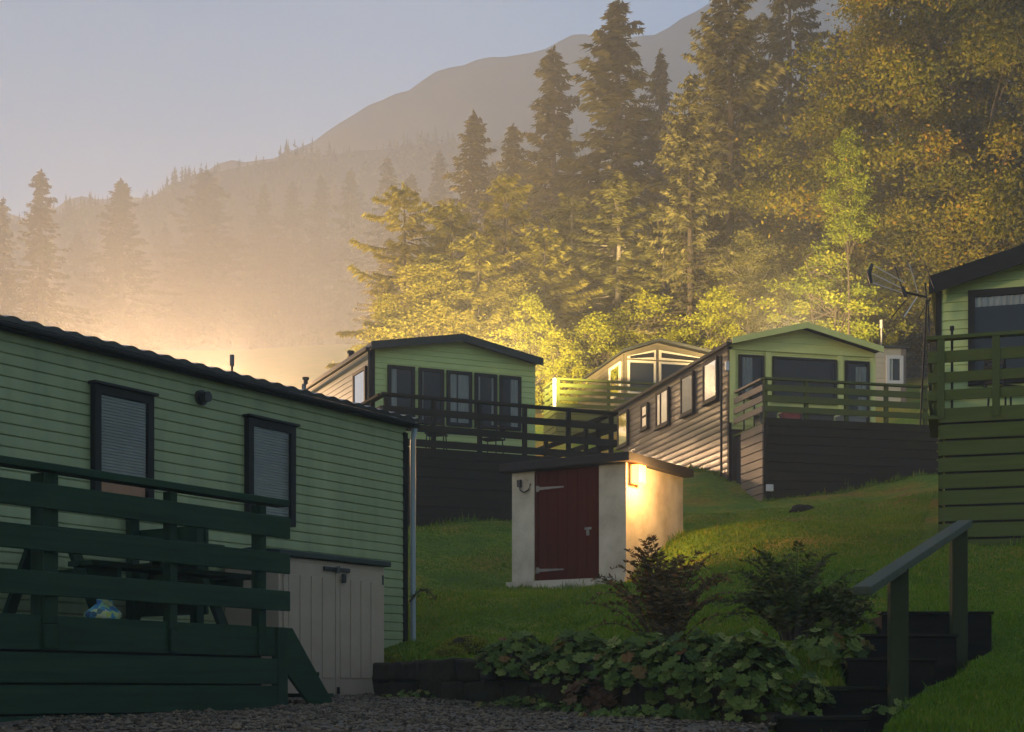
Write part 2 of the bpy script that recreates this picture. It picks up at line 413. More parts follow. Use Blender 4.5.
# gravel: its own sheet a little above the ground, ragged at its edge, with loose stones
gx = np.arange(-9, 3.4, .09); gy = np.arange(3, 17.6, .09); GX, GY = np.meshgrid(gx, gy)
edge = gravel_w(GX, GY)
GZ = np.where(edge > .93, gravel_z(GX, GY) + .028 + .02 * np.sin(GX * 3.1 + GY * 1.7) * np.cos(GY * 2.3), ground_z(GX, GY) - .45)
tag(link('gravel', grid_mesh('gravel', gx, gy, GZ, M['gravel'])), kind='structure')
rng = np.random.default_rng(5)
N = 15000
px_, py_ = rng.uniform(-3.4, 2.6, N), rng.uniform(9.6, 15.6, N)
keep = (gravel_w(px_, py_) > .93); px_, py_ = px_[keep], py_[keep]; N = len(px_)
r = rng.uniform(.007, .022, N); r[rng.random(N) < .04] *= 1.7
ctr = np.stack([px_, py_, gravel_z(px_, py_) + .028 + .02 * np.sin(px_ * 3.1 + py_ * 1.7) * np.cos(py_ * 2.3) + r * .3], 1)
octa = np.array([(1, 0, 0), (0, 1, 0), (-1, 0, 0), (0, -1, 0), (0, 0, 1), (0, 0, -1)], float)
tri = [(0, 1, 4), (1, 2, 4), (2, 3, 4), (3, 0, 4), (1, 0, 5), (2, 1, 5), (3, 2, 5), (0, 3, 5)]
ang = rng.uniform(0, 6.28, N); ca, sa = np.cos(ang), np.sin(ang)
vv = octa[None] * (r[:, None, None] * rng.uniform(.6, 1.3, (N, 6, 1))) * np.array([1.2, .9, .65])
vv = np.stack([vv[..., 0] * ca[:, None] - vv[..., 1] * sa[:, None], vv[..., 0] * sa[:, None] + vv[..., 1] * ca[:, None], vv[..., 2]], -1) + ctr[:, None]
V = vv[:, np.array(tri).ravel()].reshape(-1, 3)
tag(link('gravel_stones', np_mesh('gravel_stones', V, 3, M['pebble'], np.repeat(rng.random(N), 8))), kind='stuff')

# grass blades over the lawn that is in view
def in_box(x, y):         # keep grass out of buildings, decks, steps and the wall
    bad = gravel_w(x, y) > .25
    for fr, x0, x1, y0, y1 in KEEP_OUT:
        lx = fr.c * (x - fr.x) + fr.s * (y - fr.y); ly = -fr.s * (x - fr.x) + fr.c * (y - fr.y)
        bad |= (lx > x0) & (lx < x1) & (ly > y0) & (ly < y1)
    return bad
KEEP_OUT = []
def build_grass():
    rng = np.random.default_rng(9); N = 430000
    y = 9 * (33 / 9.) ** rng.random(N); a = rng.uniform(-.08, .36, N); x = a * y + rng.normal(0, .3, N)
    k = ~in_box(x, y); x, y = x[k], y[k]; N = len(x)
    clump = np.array([noise.noise((px * .9, py * .9, 0)) for px, py in zip(x[::8], y[::8])]).repeat(8)[:N] if False else np.sin(x * 1.9 + 2 * np.sin(y * .8)) * np.sin(y * 1.3 + 2 * np.sin(x * .7))
    segs = [(S0.world(xL - .1, -.12), S0.world(.1, -.12)), (S0.world(.08, .0), S0.world(.08, yR)), (B.world(-.3, -1.76), B.world(5.6, -1.76)), (C.world(xs1 - .1, -2.0), C.world(xend, -2.0)),
            (C.world(-.1, 0), C.world(-.1, LC)), (D.world(xl2, -1.66), D.world(4.5, -1.66)), (D.world(xl2 - .06, -1.6), D.world(xl2 - .06, 0)), (A.world(.08, .0), A.world(.08, 1.5)), (Vector((*(WL0 + wn * .26), 0)), Vector((*(WL1 + wn * .26), 0)))]
    ne = 0
    for p, q in segs:
        k = int((q - p).length * 330); u = rng.random(k); off = rng.normal(0, .045, (k, 2))
        x = np.concatenate([x, p.x + (q.x - p.x) * u + off[:, 0]]); y = np.concatenate([y, p.y + (q.y - p.y) * u + off[:, 1]]); ne += k
    N = len(x); clump = np.concatenate([clump, rng.uniform(-.6, .8, ne)])
    h = rng.uniform(.016, .040, N) * (1 + .45 * clump); h[rng.random(N) < .02] *= 2.0; h *= 1 + .8 * np.clip(np.sin(x * 4.3 + 3 * np.sin(y * 2.1)) * np.sin(y * 3.9 + 2 * np.sin(x * 2.7)) - .45, 0, 1) * 2
    h[N - ne:] *= rng.uniform(1.2, 3.6, ne) * (.5 + np.abs(np.sin(x[N - ne:] * 5) * np.sin(y[N - ne:] * 3.3)))
    w = .0045 + .0006 * y * rng.random(N)
    th = rng.uniform(0, 6.28, N); ln = rng.uniform(.1, .9, N)
    # ground height by interpolation on the finished sheet
    ix = np.clip(np.searchsorted(xs, x) - 1, 0, len(xs) - 2); iy = np.clip(np.searchsorted(ys, y) - 1, 0, len(ys) - 2)
    u = (x - xs[ix]) / (xs[ix + 1] - xs[ix]); v = (y - ys[iy]) / (ys[iy + 1] - ys[iy])
    z = Z[iy, ix] * (1 - u) * (1 - v) + Z[iy, ix + 1] * u * (1 - v) + Z[iy + 1, ix] * (1 - u) * v + Z[iy + 1, ix + 1] * u * v
    Bs = np.stack([x, y, z - .004], 1); T = Bs + np.stack([np.cos(th) * ln * h, np.sin(th) * ln * h, h], 1)
    Sx = np.stack([-np.sin(th), np.cos(th), np.zeros(N)], 1) * w[:, None]
    V = np.stack([Bs - Sx, Bs + Sx, T], 1).reshape(-1, 3)
    tint = np.clip(rng.normal(.42 + .16 * clump, .2), 0, 1); tint[rng.random(N) < .05] = 1
    tag(link('grass', np_mesh('grass', V, 3, M['grass_blade'], tint)), kind='stuff')

# ------------------------------------------------------------------ far hills
def ridge(name, prof, Yr, depth, base, m, rough, seed):
    """a hillside whose skyline passes through the given pixels at distance Yr"""
    pts = [at(px, py, Yr) for px, py in prof]
    hx = np.array([p.x for p in pts]); hz = np.array([p.z for p in pts])
    x = np.arange(hx[0], hx[-1], Yr / 110.); y = np.concatenate([np.linspace(Yr - depth, Yr, 34), np.linspace(Yr, Yr + depth * .6, 10)[1:]])
    Xg, Yg = np.meshgrid(x, y)
    top = np.interp(Xg, hx, hz)
    t = np.where(Yg < Yr, (Yg - (Yr - depth)) / depth, 1 - .5 * (Yg - Yr) / (depth * .6))
    n = np.array([[noise.fractal((a * .04 + seed, b * .02, 0.3), 1.0, 2.0, 6) for a, b in zip(ra, rb)] for ra, rb in zip(Xg, Yg)])
    Zg = base + (top - base) * np.where(Yg < Yr, np.clip(t, 0, 1) ** 1.5, np.clip(t, 0, 1)) + n * rough * np.minimum(1, (1.05 - t) * 4 + .12)
    tag(link(name, grid_mesh(name, x, y, Zg, m)), kind='structure')
    return x, y, Zg
ridge('mountain', [(-900, 330), (-300, 290), (0, 215), (150, 190), (240, 160), (300, 142), (345, 124), (372, 104), (402, 97), (440, 71), (475, 62), (503, 54), (540, 43), (577, 38), (612, 44), (642, 36), (662, 25), (690, 10), (722, -2), (800, -34), (1024, -75), (1400, -90)],
      500, 200, 50, M['hill'], 17, 1.7)
fx_, fy_, fz_ = ridge('wooded_hill', [(-700, 330), (-200, 275), (0, 228), (60, 214), (140, 202), (175, 186), (230, 170), (300, 158), (360, 150), (430, 146), (520, 140), (700, 120), (1000, 80)],
      400, 110, 66, M['hill'], 2.5, 5.1)
# the far wood on that hill: one mass
rng = np.random.default_rng(21)
N = 3400
tx = rng.uniform(-200, 80, N); ty = 400 - 100 * rng.random(N) ** 1.7
ix = np.clip(np.searchsorted(fx_, tx) - 1, 0, len(fx_) - 2); iy = np.clip(np.searchsorted(fy_, ty) - 1, 0, len(fy_) - 2)
tz = fz_[iy, ix] - .5; th = rng.uniform(3.6, 6.8, N) * (1 + .2 * np.sin(tx * .2) * np.sin(ty * .1))
C_, D_, L_, W_ = [], [], [], []
for k in range(34):
    t = rng.random(N) ** 1.2; az = rng.uniform(0, 6.28, N); rad = (1 - t) * th * .25 * rng.uniform(.4, 1, N)
    C_.append(np.stack([tx + np.cos(az) * rad, ty + np.sin(az) * rad, tz + th * (.06 + .94 * t)], 1))
    D_.append(np.stack([np.cos(az), np.sin(az), np.full(N, -.4)], 1)); L_.append(th * (.08 + .30 * (1 - t))); W_.append(th * (.06 + .13 * (1 - t)))
for k in range(3):
    C_.append(np.stack([tx, ty, tz + th * (.5 + .22 * k)], 1)); D_.append(np.stack([rng.normal(0, .04, N), rng.normal(0, .04, N), np.ones(N)], 1)); L_.append(th * .42); W_.append(th * (.13 - .035 * k))
V = diamonds(np.concatenate(C_), np.concatenate(D_), np.concatenate(L_), np.concatenate(W_), rng)
tag(link('far_wood', np_mesh('far_wood', V, 4, M['spruce'], rng.random(len(V) // 4))), kind='stuff')

# unseen hill added left of the site to keep the low sun off the caravans
hxs = np.arange(-330, -60, 5.0); hys = np.arange(-250, 150, 5.0); HX, HY_ = np.meshgrid(hxs, hys)
cx_ = -150 - .10 * HY_
hn = np.array([[noise.fractal((a * .02, b * .02, 4.2), 1.0, 2.0, 5) for a, b in zip(ra, rb)] for ra, rb in zip(HX, HY_)])
HZ = (SHADE_HILL_H + 5 * hn) * np.exp(-((HX - cx_) / 38.) ** 2) * (1 - sstep(60, 125, HY_)) * sstep(-240, -170, HY_) + ground_z(HX, HY_) - 1.5
tag(link('hillside', grid_mesh('hillside', hxs, hys, HZ, M['hill'])), kind='structure')
# ------------------------------------------------------------------ building helpers
def MF(u, d, z): return (u, -d, z)            # front wall: outward is -y
def MS(u, d, z): return (-d, u, z)            # left side wall: outward is -x

def siding(Mf, u0, u1, z0, z1, bh, kind, clip=None, out=.02):
    mb = MB()
    prof = {'lap': [(0, .15), (.02, 1), (.12, .96), (.97, .28), (1, .15)],
            'groove': [(0, .2), (.06, .95), (.14, 1), (.52, .92), (.88, .75), (.95, .2), (1, .2)],
            'log': [(0, 0), (.05, .5), (.2, .86), (.45, 1), (.7, .9), (.9, .6), (.97, .2), (1, 0)]}[kind]
    n = int(math.ceil((z1 - z0) / bh - 1e-6)); rows = []
    for r in range(n):
        for t, d in prof[:-1]:
            z = z0 + (r + t) * bh
            if z < z1 - 1e-6: rows.append((z, d * out))
    rows.append((z1, rows[-1][1]))
    vs = []
    for z, d in rows:
        a, b = (u0, u1) if clip is None else clip(z)
        vs += [Mf(a, d, z), Mf(b, d, z)]
    fs = [(2 * i, 2 * i + 1, 2 * i + 3, 2 * i + 2) for i in range(len(rows) - 1)]
    return mb.add(vs, fs)

def wavy(Mf, u0, u1, z0, z1, d, amp=.010, lam=.09):
    n = max(4, int((u1 - u0) / lam * 8)); mb = MB(); vs = []
    for i in range(n + 1):
        u = u0 + (u1 - u0) * i / n; dd = d + amp * math.sin(2 * math.pi * (u - u0) / lam + .6 * math.sin(u * 11))
        vs += [Mf(u, dd, z0), Mf(u, dd, z1)]
    return mb.add(vs, [(2 * i, 2 * i + 2, 2 * i + 3, 2 * i + 1) for i in range(n)])

def slats(Mf, u0, u1, z0, z1, d, pitch=.028):
    mb = MB(); vs = []; n = int((z1 - z0) / pitch)
    for i in range(n):
        z = z0 + i * pitch; vs += [Mf(u0, d + .010, z), Mf(u1, d + .010, z), Mf(u0, d - .004, z + pitch * .85), Mf(u1, d - .004, z + pitch * .85)]
    fs = []
    for i in range(2 * n - 1): fs.append((2 * i, 2 * i + 1, 2 * i + 3, 2 * i + 2))
    return mb.add(vs, fs)

def window(root, Mf, u0, u1, z0, z1, t, fm, fill=(), mullions=(), sill=False, depth=.085, d0=.018, label=None, name='window'):
    mb = MB().ring(u0, u1, z0, z1, t, Mf, d0, depth)
    for m in mullions:
        if m[0] == 'v': a, b, c, e = u0 + (u1 - u0) * m[1] - t * .45, u0 + (u1 - u0) * m[1] + t * .45, z0 + t, z1 - t
        else: a, b, c, e = u0 + t, u1 - t, z0 + (z1 - z0) * m[1] - t * .4, z0 + (z1 - z0) * m[1] + t * .4
        mb.hexa([Mf(a, d0 + .05, c), Mf(b, d0 + .05, c), Mf(b, depth - .004, c), Mf(a, depth - .004, c), Mf(a, d0 + .05, e), Mf(b, d0 + .05, e), Mf(b, depth - .004, e), Mf(a, depth - .004, e)])
    w = part(name, mb, fm, root, label=label)
    def sub(nm, m_, mat_): return part(nm, m_, mat_, root, parent=w)
    a, b, c, e = u0 + t * .7, u1 - t * .7, z0 + t * .7, z1 - t * .7
    sub('interior', MB().add([Mf(a, d0 + .006, c), Mf(b, d0 + .006, c), Mf(b, d0 + .006, e), Mf(a, d0 + .006, e)], [(0, 1, 2, 3)]), M['void'])  # flat dark sheet painted in for the unlit room
    for kind, f0, f1, g0, g1 in fill:
        ua, ub, za, zb = a + (b - a) * f0, a + (b - a) * f1, c + (e - c) * g0, c + (e - c) * g1
        if kind == 'blind': sub('blind', slats(Mf, ua, ub, za, zb, d0 + .026), M['blind'])
        elif kind == 'board': sub('board', MB().add([Mf(ua, d0 + .02, za), Mf(ub, d0 + .02, za), Mf(ub, d0 + .02, zb), Mf(ua, d0 + .02, zb)], [(0, 1, 2, 3)]), M['orange_board'])
        else: sub('curtain', wavy(Mf, ua, ub, za, zb, d0 + .03, .009, .085), M[kind])
    sub('pane', MB().add([Mf(a, depth - .02, c), Mf(b, depth - .02, c), Mf(b, depth - .02, e), Mf(a, depth - .02, e)], [(0, 1, 2, 3)]), M['glass'])
    if sill:
        sub('sill', MB().hexa([Mf(u0 - .03, d0, z0 - .05), Mf(u1 + .03, d0, z0 - .05), Mf(u1 + .03, depth + .03, z0 - .05), Mf(u0 - .03, depth + .03, z0 - .05),
                               Mf(u0 - .03, d0, z0 - .006), Mf(u1 + .03, d0, z0 - .006), Mf(u1 + .03, depth + .03, z0 - .012), Mf(u0 - .03, depth + .03, z0 - .012)]), fm)
    return w

def gable_clip(W, ez, rx, rz):
    def c(z):
        if z <= ez: return 0, W
        t = min(1, (z - ez) / (rz - ez)); return rx * t, W - (W - rx) * t
    return c

def gable_roof(root, W, L, ez, rx, rz, m, over=.14, front=.22, th=.07, back=.2):
    sl, sr = (rz - ez) / rx, (rz - ez) / (W - rx)
    a, b, c = (-over, ez - sl * over + .03), (rx, rz + .03), (W + over, ez - sr * over + .03)
    part('roof', MB().prism([a, b, c, (c[0], c[1] + th), (b[0], b[1] + th), (a[0], a[1] + th)], 'y', -front, L + back), m, root)

def bargeboard(root, W, ez, rx, rz, m, over=.14, front=.22, h=.17, t=.035, top=.115):
    sl, sr = (rz - ez) / rx, (rz - ez) / (W - rx)
    a, b, c = (-over - .01, ez - sl * over + top), (rx, rz + top), (W + over + .01, ez - sr * over + top)
    part('bargeboard', MB().prism([a, b, c, (c[0], c[1] - h), (b[0], b[1] - h), (a[0], a[1] - h)], 'y', -front - t, -front - .002), m, root)

def shell(root, W, L, z0, ez, rx, rz, m, name='body', inset=.004):
    """closed body behind the cladding"""
    i = inset
    part(name, MB().prism([(i, z0), (W - i, z0), (W - i, ez), (rx, rz), (i, ez)], 'y', i, L), m, root)

def deck(root, x0, x1, y0, y1, zf, zg, m, mp, rails, cap=None, edges=('front',), posts=(), skirt=(.17, .02), post=.095, side_m=None, side_posts=2,
         board_t=.035, skirt_sides=True, boards_inside=False, top_rail=.06):
    """boarded terrace: floor, posts, rail boards and boarded skirting; rails: (low, high) above the floor"""
    part('floor', MB().box(x0, x1, y0 + .001, y1, zf - .04, zf), M[m], root)
    sm = side_m or m
    top = max(r[1] for r in rails) if cap is None else cap
    # skirting boards, one part per face
    def boards(Mf, u0, u1, d, zlist):
        mb = MB()
        for za, zb in zlist: mb.hexa([Mf(u0, d, za), Mf(u1, d, za), Mf(u1, d + board_t, za), Mf(u0, d + board_t, za), Mf(u0, d, zb), Mf(u1, d, zb), Mf(u1, d + board_t, zb), Mf(u0, d + board_t, zb)])
        return mb
    zl = []; z = zf - .005
    while z > zg: zl.append((z - skirt[0], z)); z -= skirt[0] + skirt[1]
    fr = lambda u, d, zz: (u, y0 - d, zz)
    lf = lambda u, d, zz: (x0 - d, u, zz)
    rt = lambda u, d, zz: (x1 + d, u, zz)
    part('skirting', boards(fr, x0, x1, 0, zl), M[m], root)
    part('backing', MB().box(x0 + .06, x1 - .06, y0 + .05, y1 - .02, zg, zf - .06), M['void'], root)  # dark box painted in for the shade under the deck
    for side, fn in (('left', lf), ('right', rt)):
        if side in edges and skirt_sides: part('skirting', boards(fn, y0, y1, 0, zl), M[sm], root)
    for u in posts:
        part('post', MB().box(u - post / 2, u + post / 2, y0 + .002, y0 + post, zf - .3, zf + top - .01), M[mp], root, .005)
    for lo, hi in rails:
        part('rail_board', boards(fr, x0, x1, 0, [(zf + lo, zf + hi)]), M[m], root, .004)
    if cap: part('handrail', MB().box(x0 - .03, x1 + .03, y0 - .055, y0 + post + .015, zf + cap, zf + cap + top_rail), M[m], root, .006)
    for side, fn in (('left', lf), ('right', rt)):
        if side not in edges: continue
        for lo, hi in rails:
            part('rail_board', boards(fn, y0 + .01, y1, 0, [(zf + lo, zf + hi)]), M[sm], root, .004)
        xx = (x0 + .002, x0 + post) if side == 'left' else (x1 - post, x1 - .002)
        for k in range(side_posts):
            yy = y0 + post * 1.3 + (y1 - y0 - post * 2.4) * (k + 1) / side_posts
            part('post', MB().box(*xx, yy, yy + post, zf - .3, zf + top - .01), M[mp], root, .005)
        if cap:
            xc = (x0 - .055, x0 + post + .015) if side == 'left' else (x1 - post - .015, x1 + .055)
            part('handrail', MB().box(*xc, y0 + post + .017, y1, zf + cap, zf + cap + top_rail), M[sm], root, .006)

def keep(fr, *b): KEEP_OUT.append((fr, *b))

# ------------------------------------------------------------------ A: the near green caravan, long side to the camera
KA = at(405, 640, 17.5)
A = Frame(KA.x, KA.y, 56.6)
AZ = 1.38
a_ = thing('static_caravan', 'long pale green caravan nearest the camera with two blinded windows above its dark deck', 'caravan', (A.x, A.y, AZ), A.a, 'static caravans')
keep(A, -12, .1, -.05, 3.3); keep(A, -12, -4.0, -2.0, 0); keep(A, -3.1, -1.3, -.85, 0)
AE = 4.68
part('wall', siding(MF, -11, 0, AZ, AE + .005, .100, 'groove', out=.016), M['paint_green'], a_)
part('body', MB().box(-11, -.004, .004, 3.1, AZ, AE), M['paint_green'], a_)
# pantile roof with a waved eave
mb = MB(); xs_ = np.arange(-11.1, .101, .0275); vs = []; prof = [(-.13, 0), (-.135, .03), (0.3, .11), (1.5, .36), (2.8, .11), (3.2, .02)]
for x in xs_:
    wv = .026 * abs(math.sin(math.pi * x / .22)) ** 1.5
    for k, (yy, zz) in enumerate(prof): vs.append((x, yy, AE + .040 + zz + (wv if k else 0)))
n = len(prof)
mb.add(vs, [(i * n + k, (i + 1) * n + k, (i + 1) * n + k + 1, i * n + k + 1) for i in range(len(xs_) - 1) for k in range(n - 1)])
roofA = part('roof', mb, M['roof_tile'], a_)
part('fascia', MB().box(-11.05, .05, -.10, -.018, AE - .02, AE + .034), M['trim_dark'], a_, .004)
part('gutter', MB().tube([(-11.1, -.130, AE + .008), (.08, -.130, AE + .008)], .026, 8), M['trim_dark'], a_)
part('corner_trim', MB().box(-.055, .02, -.03, .05, AZ, AE - .08), M['trim_dark'], a_, .003)
part('downpipe', MB().tube([(.055, -.10, AE - .03), (.055, -.075, AE - .16), (.055, -.075, AZ + .55), (.055, -.10, AZ + .46)], .034, 10), M['pipe_grey'], a_, smooth=True)
for (pxa, pya), (pxb, pyb), fill in [((89, 383), (148, 393), [('blind', 0, 1, .24, 1), ('board', 0, 1, 0, .22)]), ((243, 416), (290, 424), [('blind', 0, 1, .05, 1)])]:
    xa, za = A.front(pxa, pya); xb, zb = A.front(pxb, pyb); zt = (za + zb) / 2
    window(a_, MF, xa, xb, zt - 1.08, zt - .03, .072, M['trim_dark'], fill)
    part('drip_cap', MB().box(xa - .03, xb + .03, -.12, -.018, zt - .025, zt), M['trim_dark'], a_, .003)
xv, zv = A.front(199, 398)
part('vent_pipe', MB().tube([(xv, -.016, zv), (xv, -.05, zv), (xv, -.05, zv), (xv, -.13, zv)], [.075, .075, .052, .052], 14), M['plastic_black'], a_)
for pxp, pyt, yy in ((232, 355, .9), (304, 384, .6)):
    xp, zp = A.front(pxp, pyt, yy)
    v = part('roof_vent', MB().tube([(xp, yy, AE + .15), (xp, yy, zp)], .012, 6), M['metal_dark'], a_)
    part('cap', MB().tube([(xp, yy, zp - .12), (xp, yy, zp)], .026, 8), M['metal_grey'], a_, parent=v)

# deck of A
d = thing('timber_deck', 'dark green timber deck with three wide rail boards along the nearest caravan', 'deck', (*A.world(-6, -1.9)[:2], 1.0), A.a, 'timber decks')
DX = lambda x: x + 6.0                         # deck root sits at local x=-6, y=-1.9 of the caravan frame
DY = lambda y: y + 1.9
ZF = 2.137
xr, _ = A.front(286, 530, -1.9); xl = -10.5
mb = MB(); part('floor', MB().box(DX(xl), DX(xr) - .03, .05, 1.86, ZF - .04, ZF), M['deck_green'], d)
part('fascia', MB().box(DX(xl), DX(xr) - .13, .012, .05, 1.89, ZF + .004), M['deck_green'], d, .004)
mb = MB()
for z0, z1 in ((1.652, 1.868), (1.428, 1.636), (1.05, 1.412)): mb.box(DX(xl), DX(xr) - .13, -.02, .018, z0, z1)
part('skirting', mb, M['deck_green'], d, .004)
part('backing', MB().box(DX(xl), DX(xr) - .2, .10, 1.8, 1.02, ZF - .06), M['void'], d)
part('corner_board', MB().box(DX(xr) - .128, DX(xr), -.024, .05, 1.1, ZF + .002), M['deck_green_post'], d, .004)
for pxp, w in ((50, .135), (173, .075), (262, .085)):
    xp, _ = A.front(pxp, 560, -1.9)
    part('post', MB().box(DX(xp) - w / 2, DX(xp) + w / 2, -.024, .010, 1.90, ZF - .06), M['deck_green_post'], d, .006)
    part('post', MB().box(DX(xp) - w / 2, DX(xp) + w / 2, -.012, w, ZF - .055, 3.17), M['deck_green_post'], d, .006)
for z0, z1 in ((2.905, 3.085), (2.60, 2.775), (2.28, 2.452)):
    part('rail_board', MB().box(DX(xl), DX(xr), -.052, -.014, z0, z1), M['deck_green'], d, .006)
part('handrail', MB().box(DX(xl), DX(xr) - .02, -.06, .085, 3.178, 3.236), M['deck_green'], d, .008)
for yy in (.95, 1.78): part('post', MB().box(DX(xr) - .12, DX(xr) - .03, yy, yy + .09, ZF, 3.17), M['deck_green_post'], d, .006)
for z0, z1 in ((2.905, 3.085), (2.60, 2.775), (2.28, 2.452)):
    part('rail_board', MB().box(DX(xr) - .027, DX(xr) + .008, .93, 1.87, z0, z1), M['deck_green'], d, .006)
part('handrail', MB().box(DX(xr) - .13, DX(xr) + .012, .9, 1.87, 3.178, 3.236), M['deck_green'], d, .008)
# stair at the end of the deck
sx0, sx1 = DX(xr) + .003, DX(xr) + .68
for yy in (-.02, .86):
    part('stair_stringer', MB().prism([(sx0, ZF), (sx0 + .06, ZF), (sx1, 1.40), (sx1 - .05, 1.34), (sx1 - .24, 1.34), (sx0, 1.74)], 'y', yy, yy + .04), M['deck_green'], d, .004)
for k in range(3):
    z = 1.40 + .19 * (k + 1) - .02; x = sx1 - .03 - .2 * (k + 1)
    part('stair_tread', MB().box(x, x + .22, .025, .855, z - .035, z), M['deck_green'], d, .004)

# picnic table on the deck
x1t, _ = A.front(232, 560, -.95)
pt = thing('picnic_table', 'dark green picnic table with sloping legs standing on the near deck', 'picnic table', A.world(x1t - 1.35, -.92, ZF), A.a)
T = lambda z: ZF + z
mb = MB()
for k in range(5): mb.box(-.92, .92, -.36 + k * .146, -.36 + k * .146 + .136, T(.70), T(.74))
part('tabletop', mb, M['deck_green'], pt, .004)
for s in (-1, 1):
    mb = MB()
    for k in range(2): mb.box(-.92, .92, s * .62 - .14 + k * .145, s * .62 - .14 + k * .145 + .135, T(.42), T(.46))
    part('bench', mb, M['deck_green'], pt, .004)
    for e in (-1, 1):
        part('leg', MB().beam((e * .68, s * .20, T(.70)), (e * .68, s * .58, T(.0)), .045, .10, (1, 0, 0)), M['deck_green_post'], pt, .004)
for e in (-1, 1):
    part('brace', MB().beam((e * .68 + .05, -.74, T(.385)), (e * .68 + .05, .74, T(.385)), .045, .09), M['deck_green'], pt, .004)
# bag and bowl
xb, zb = A.front(104, 618, -1.62)
bg = thing('cloth_bag', 'crumpled teal and blue patterned bag lying on the near deck', 'bag', A.world(xb, -1.62, ZF), A.a)
mb = MB(); nseg, nr = 18, 8; vs = []
for j in range(nr + 1):
    t = j / nr
    for i in range(nseg):
        a = 2 * math.pi * i / nseg; rr = (.5 + .5 * math.sin(math.pi * min(1, t * 1.15 + .18))) * (1 - .18 * t ** 2) * (1 + .13 * math.sin(3 * a + 4 * t) + .06 * math.sin(7 * a + 2))
        vs.append((.165 * rr * math.cos(a), .10 * rr * math.sin(a), T(.002) + .165 * t + .015 * math.sin(5 * a) * t))
mb.add(vs, [(j * nseg + i, j * nseg + (i + 1) % nseg, (j + 1) * nseg + (i + 1) % nseg, (j + 1) * nseg + i) for j in range(nr) for i in range(nseg)] + [tuple(range(nseg))[::-1], tuple(nr * nseg + i for i in range(nseg))])
part('sack', mb, M['bag'], bg, smooth=True)
part('strap', MB().tube([(-.05, -.03, T(.18)), (-.04, -.04, T(.24)), (.02, -.04, T(.26)), (.06, -.03, T(.18))], .008, 6), M['white_paint'], bg, smooth=True)
xw, zw = A.front(98, 577, -.33)
bw = thing('bowl', 'small white bowl upside down on the far bench of the picnic table', 'bowl', A.world(xw, -.33, ZF + .462), A.a)
pr = [(0, .075), (.03, .074), (.06, .06), (.085, .028), (.094, .0), (.088, .0)]
mb = MB(); vs = [(r_ * math.cos(2 * math.pi * i / 20), r_ * math.sin(2 * math.pi * i / 20), ZF + .462 + z) for r_, z in pr[1:] for i in range(20)]
vs.append((0, 0, ZF + .462 + .075))
mb.add(vs, [(j * 20 + i, j * 20 + (i + 1) % 20, (j + 1) * 20 + (i + 1) % 20, (j + 1) * 20 + i) for j in range(4) for i in range(20)] + [(100, (i + 1) % 20, i) for i in range(20)])
part('shell', mb, M['white_paint'], bw, smooth=True)
part('rim', MB().tube([(.092 * math.cos(t * .3142), .092 * math.sin(t * .3142), ZF + .466) for t in range(21)], .004, 6), M['white_paint'], bw, smooth=True)

# storage box by A
bxr, _ = A.front(384.5, 620, -.8); bxl, _ = A.front(279, 620, -.8)
bz, bt = 1.50, 2.90
sb = thing('storage_box', 'beige plastic garden store with twin doors and dark green lid beside the deck', 'storage box', A.world(bxl, -.8, bz), A.a)
W = bxr - bxl
part('body', MB().box(.0, W, .0, .72, bz, bt), M['plastic_beige'], sb, .012)
part('lid', MB().prism([(-.055, bt + .005), (-.055, bt + .06), (.35, bt + .10), (.76, bt + .06), (.76, bt + .005)], 'x', -.05, W + .05), M['plastic_green'], sb, .008)
for k in range(2):
    x0, x1 = .05 + k * (W / 2 - .045), W / 2 - .004 + k * (W / 2 - .046)
    mb = MB().box(x0, x1, -.018, -.001, bz + .05, bt - .05); wd_ = (x1 - x0 - .10) / 4
    for q in range(4): mb.box(x0 + .05 + q * wd_ + .012, x0 + .05 + (q + 1) * wd_ - .012, -.027, -.0175, bz + .22, bt - .17)
    dr = part('door', mb, M['plastic_beige'], sb, .004)
    for zz in (bz + .12, bt - .14):
        xx = x0 + .005 if k == 0 else x1 - .005
        part('hinge', MB().tube([(xx, -.022, zz - .05), (xx, -.022, zz + .05)], .010, 6), M['plastic_green'] if k else M['plastic_beige'], sb, parent=dr)
lt = part('latch', MB().box(W / 2 - .20, W / 2 + .20, -.05, -.022, bt - .10, bt - .06), M['plastic_black'], sb, .006)
part('padlock', MB().box(W / 2 + .06, W / 2 + .12, -.065, -.045, bt - .21, bt - .12), M['plastic_black'], sb, .006, parent=lt)
part('shackle', MB().tube([(W / 2 - .005, -.055, bt - .12), (W / 2 - .02, -.06, bt - .05), (W / 2 + .01, -.062, bt - .045), (W / 2 + .015, -.055, bt - .12)], .009, 6), M['metal_grey'], sb, parent=lt)
part('drain_cap', MB().box(W / 2 + .02, W / 2 + .055, -.03, -.018, bz + .06, bz + .13), M['plastic_black'], sb)

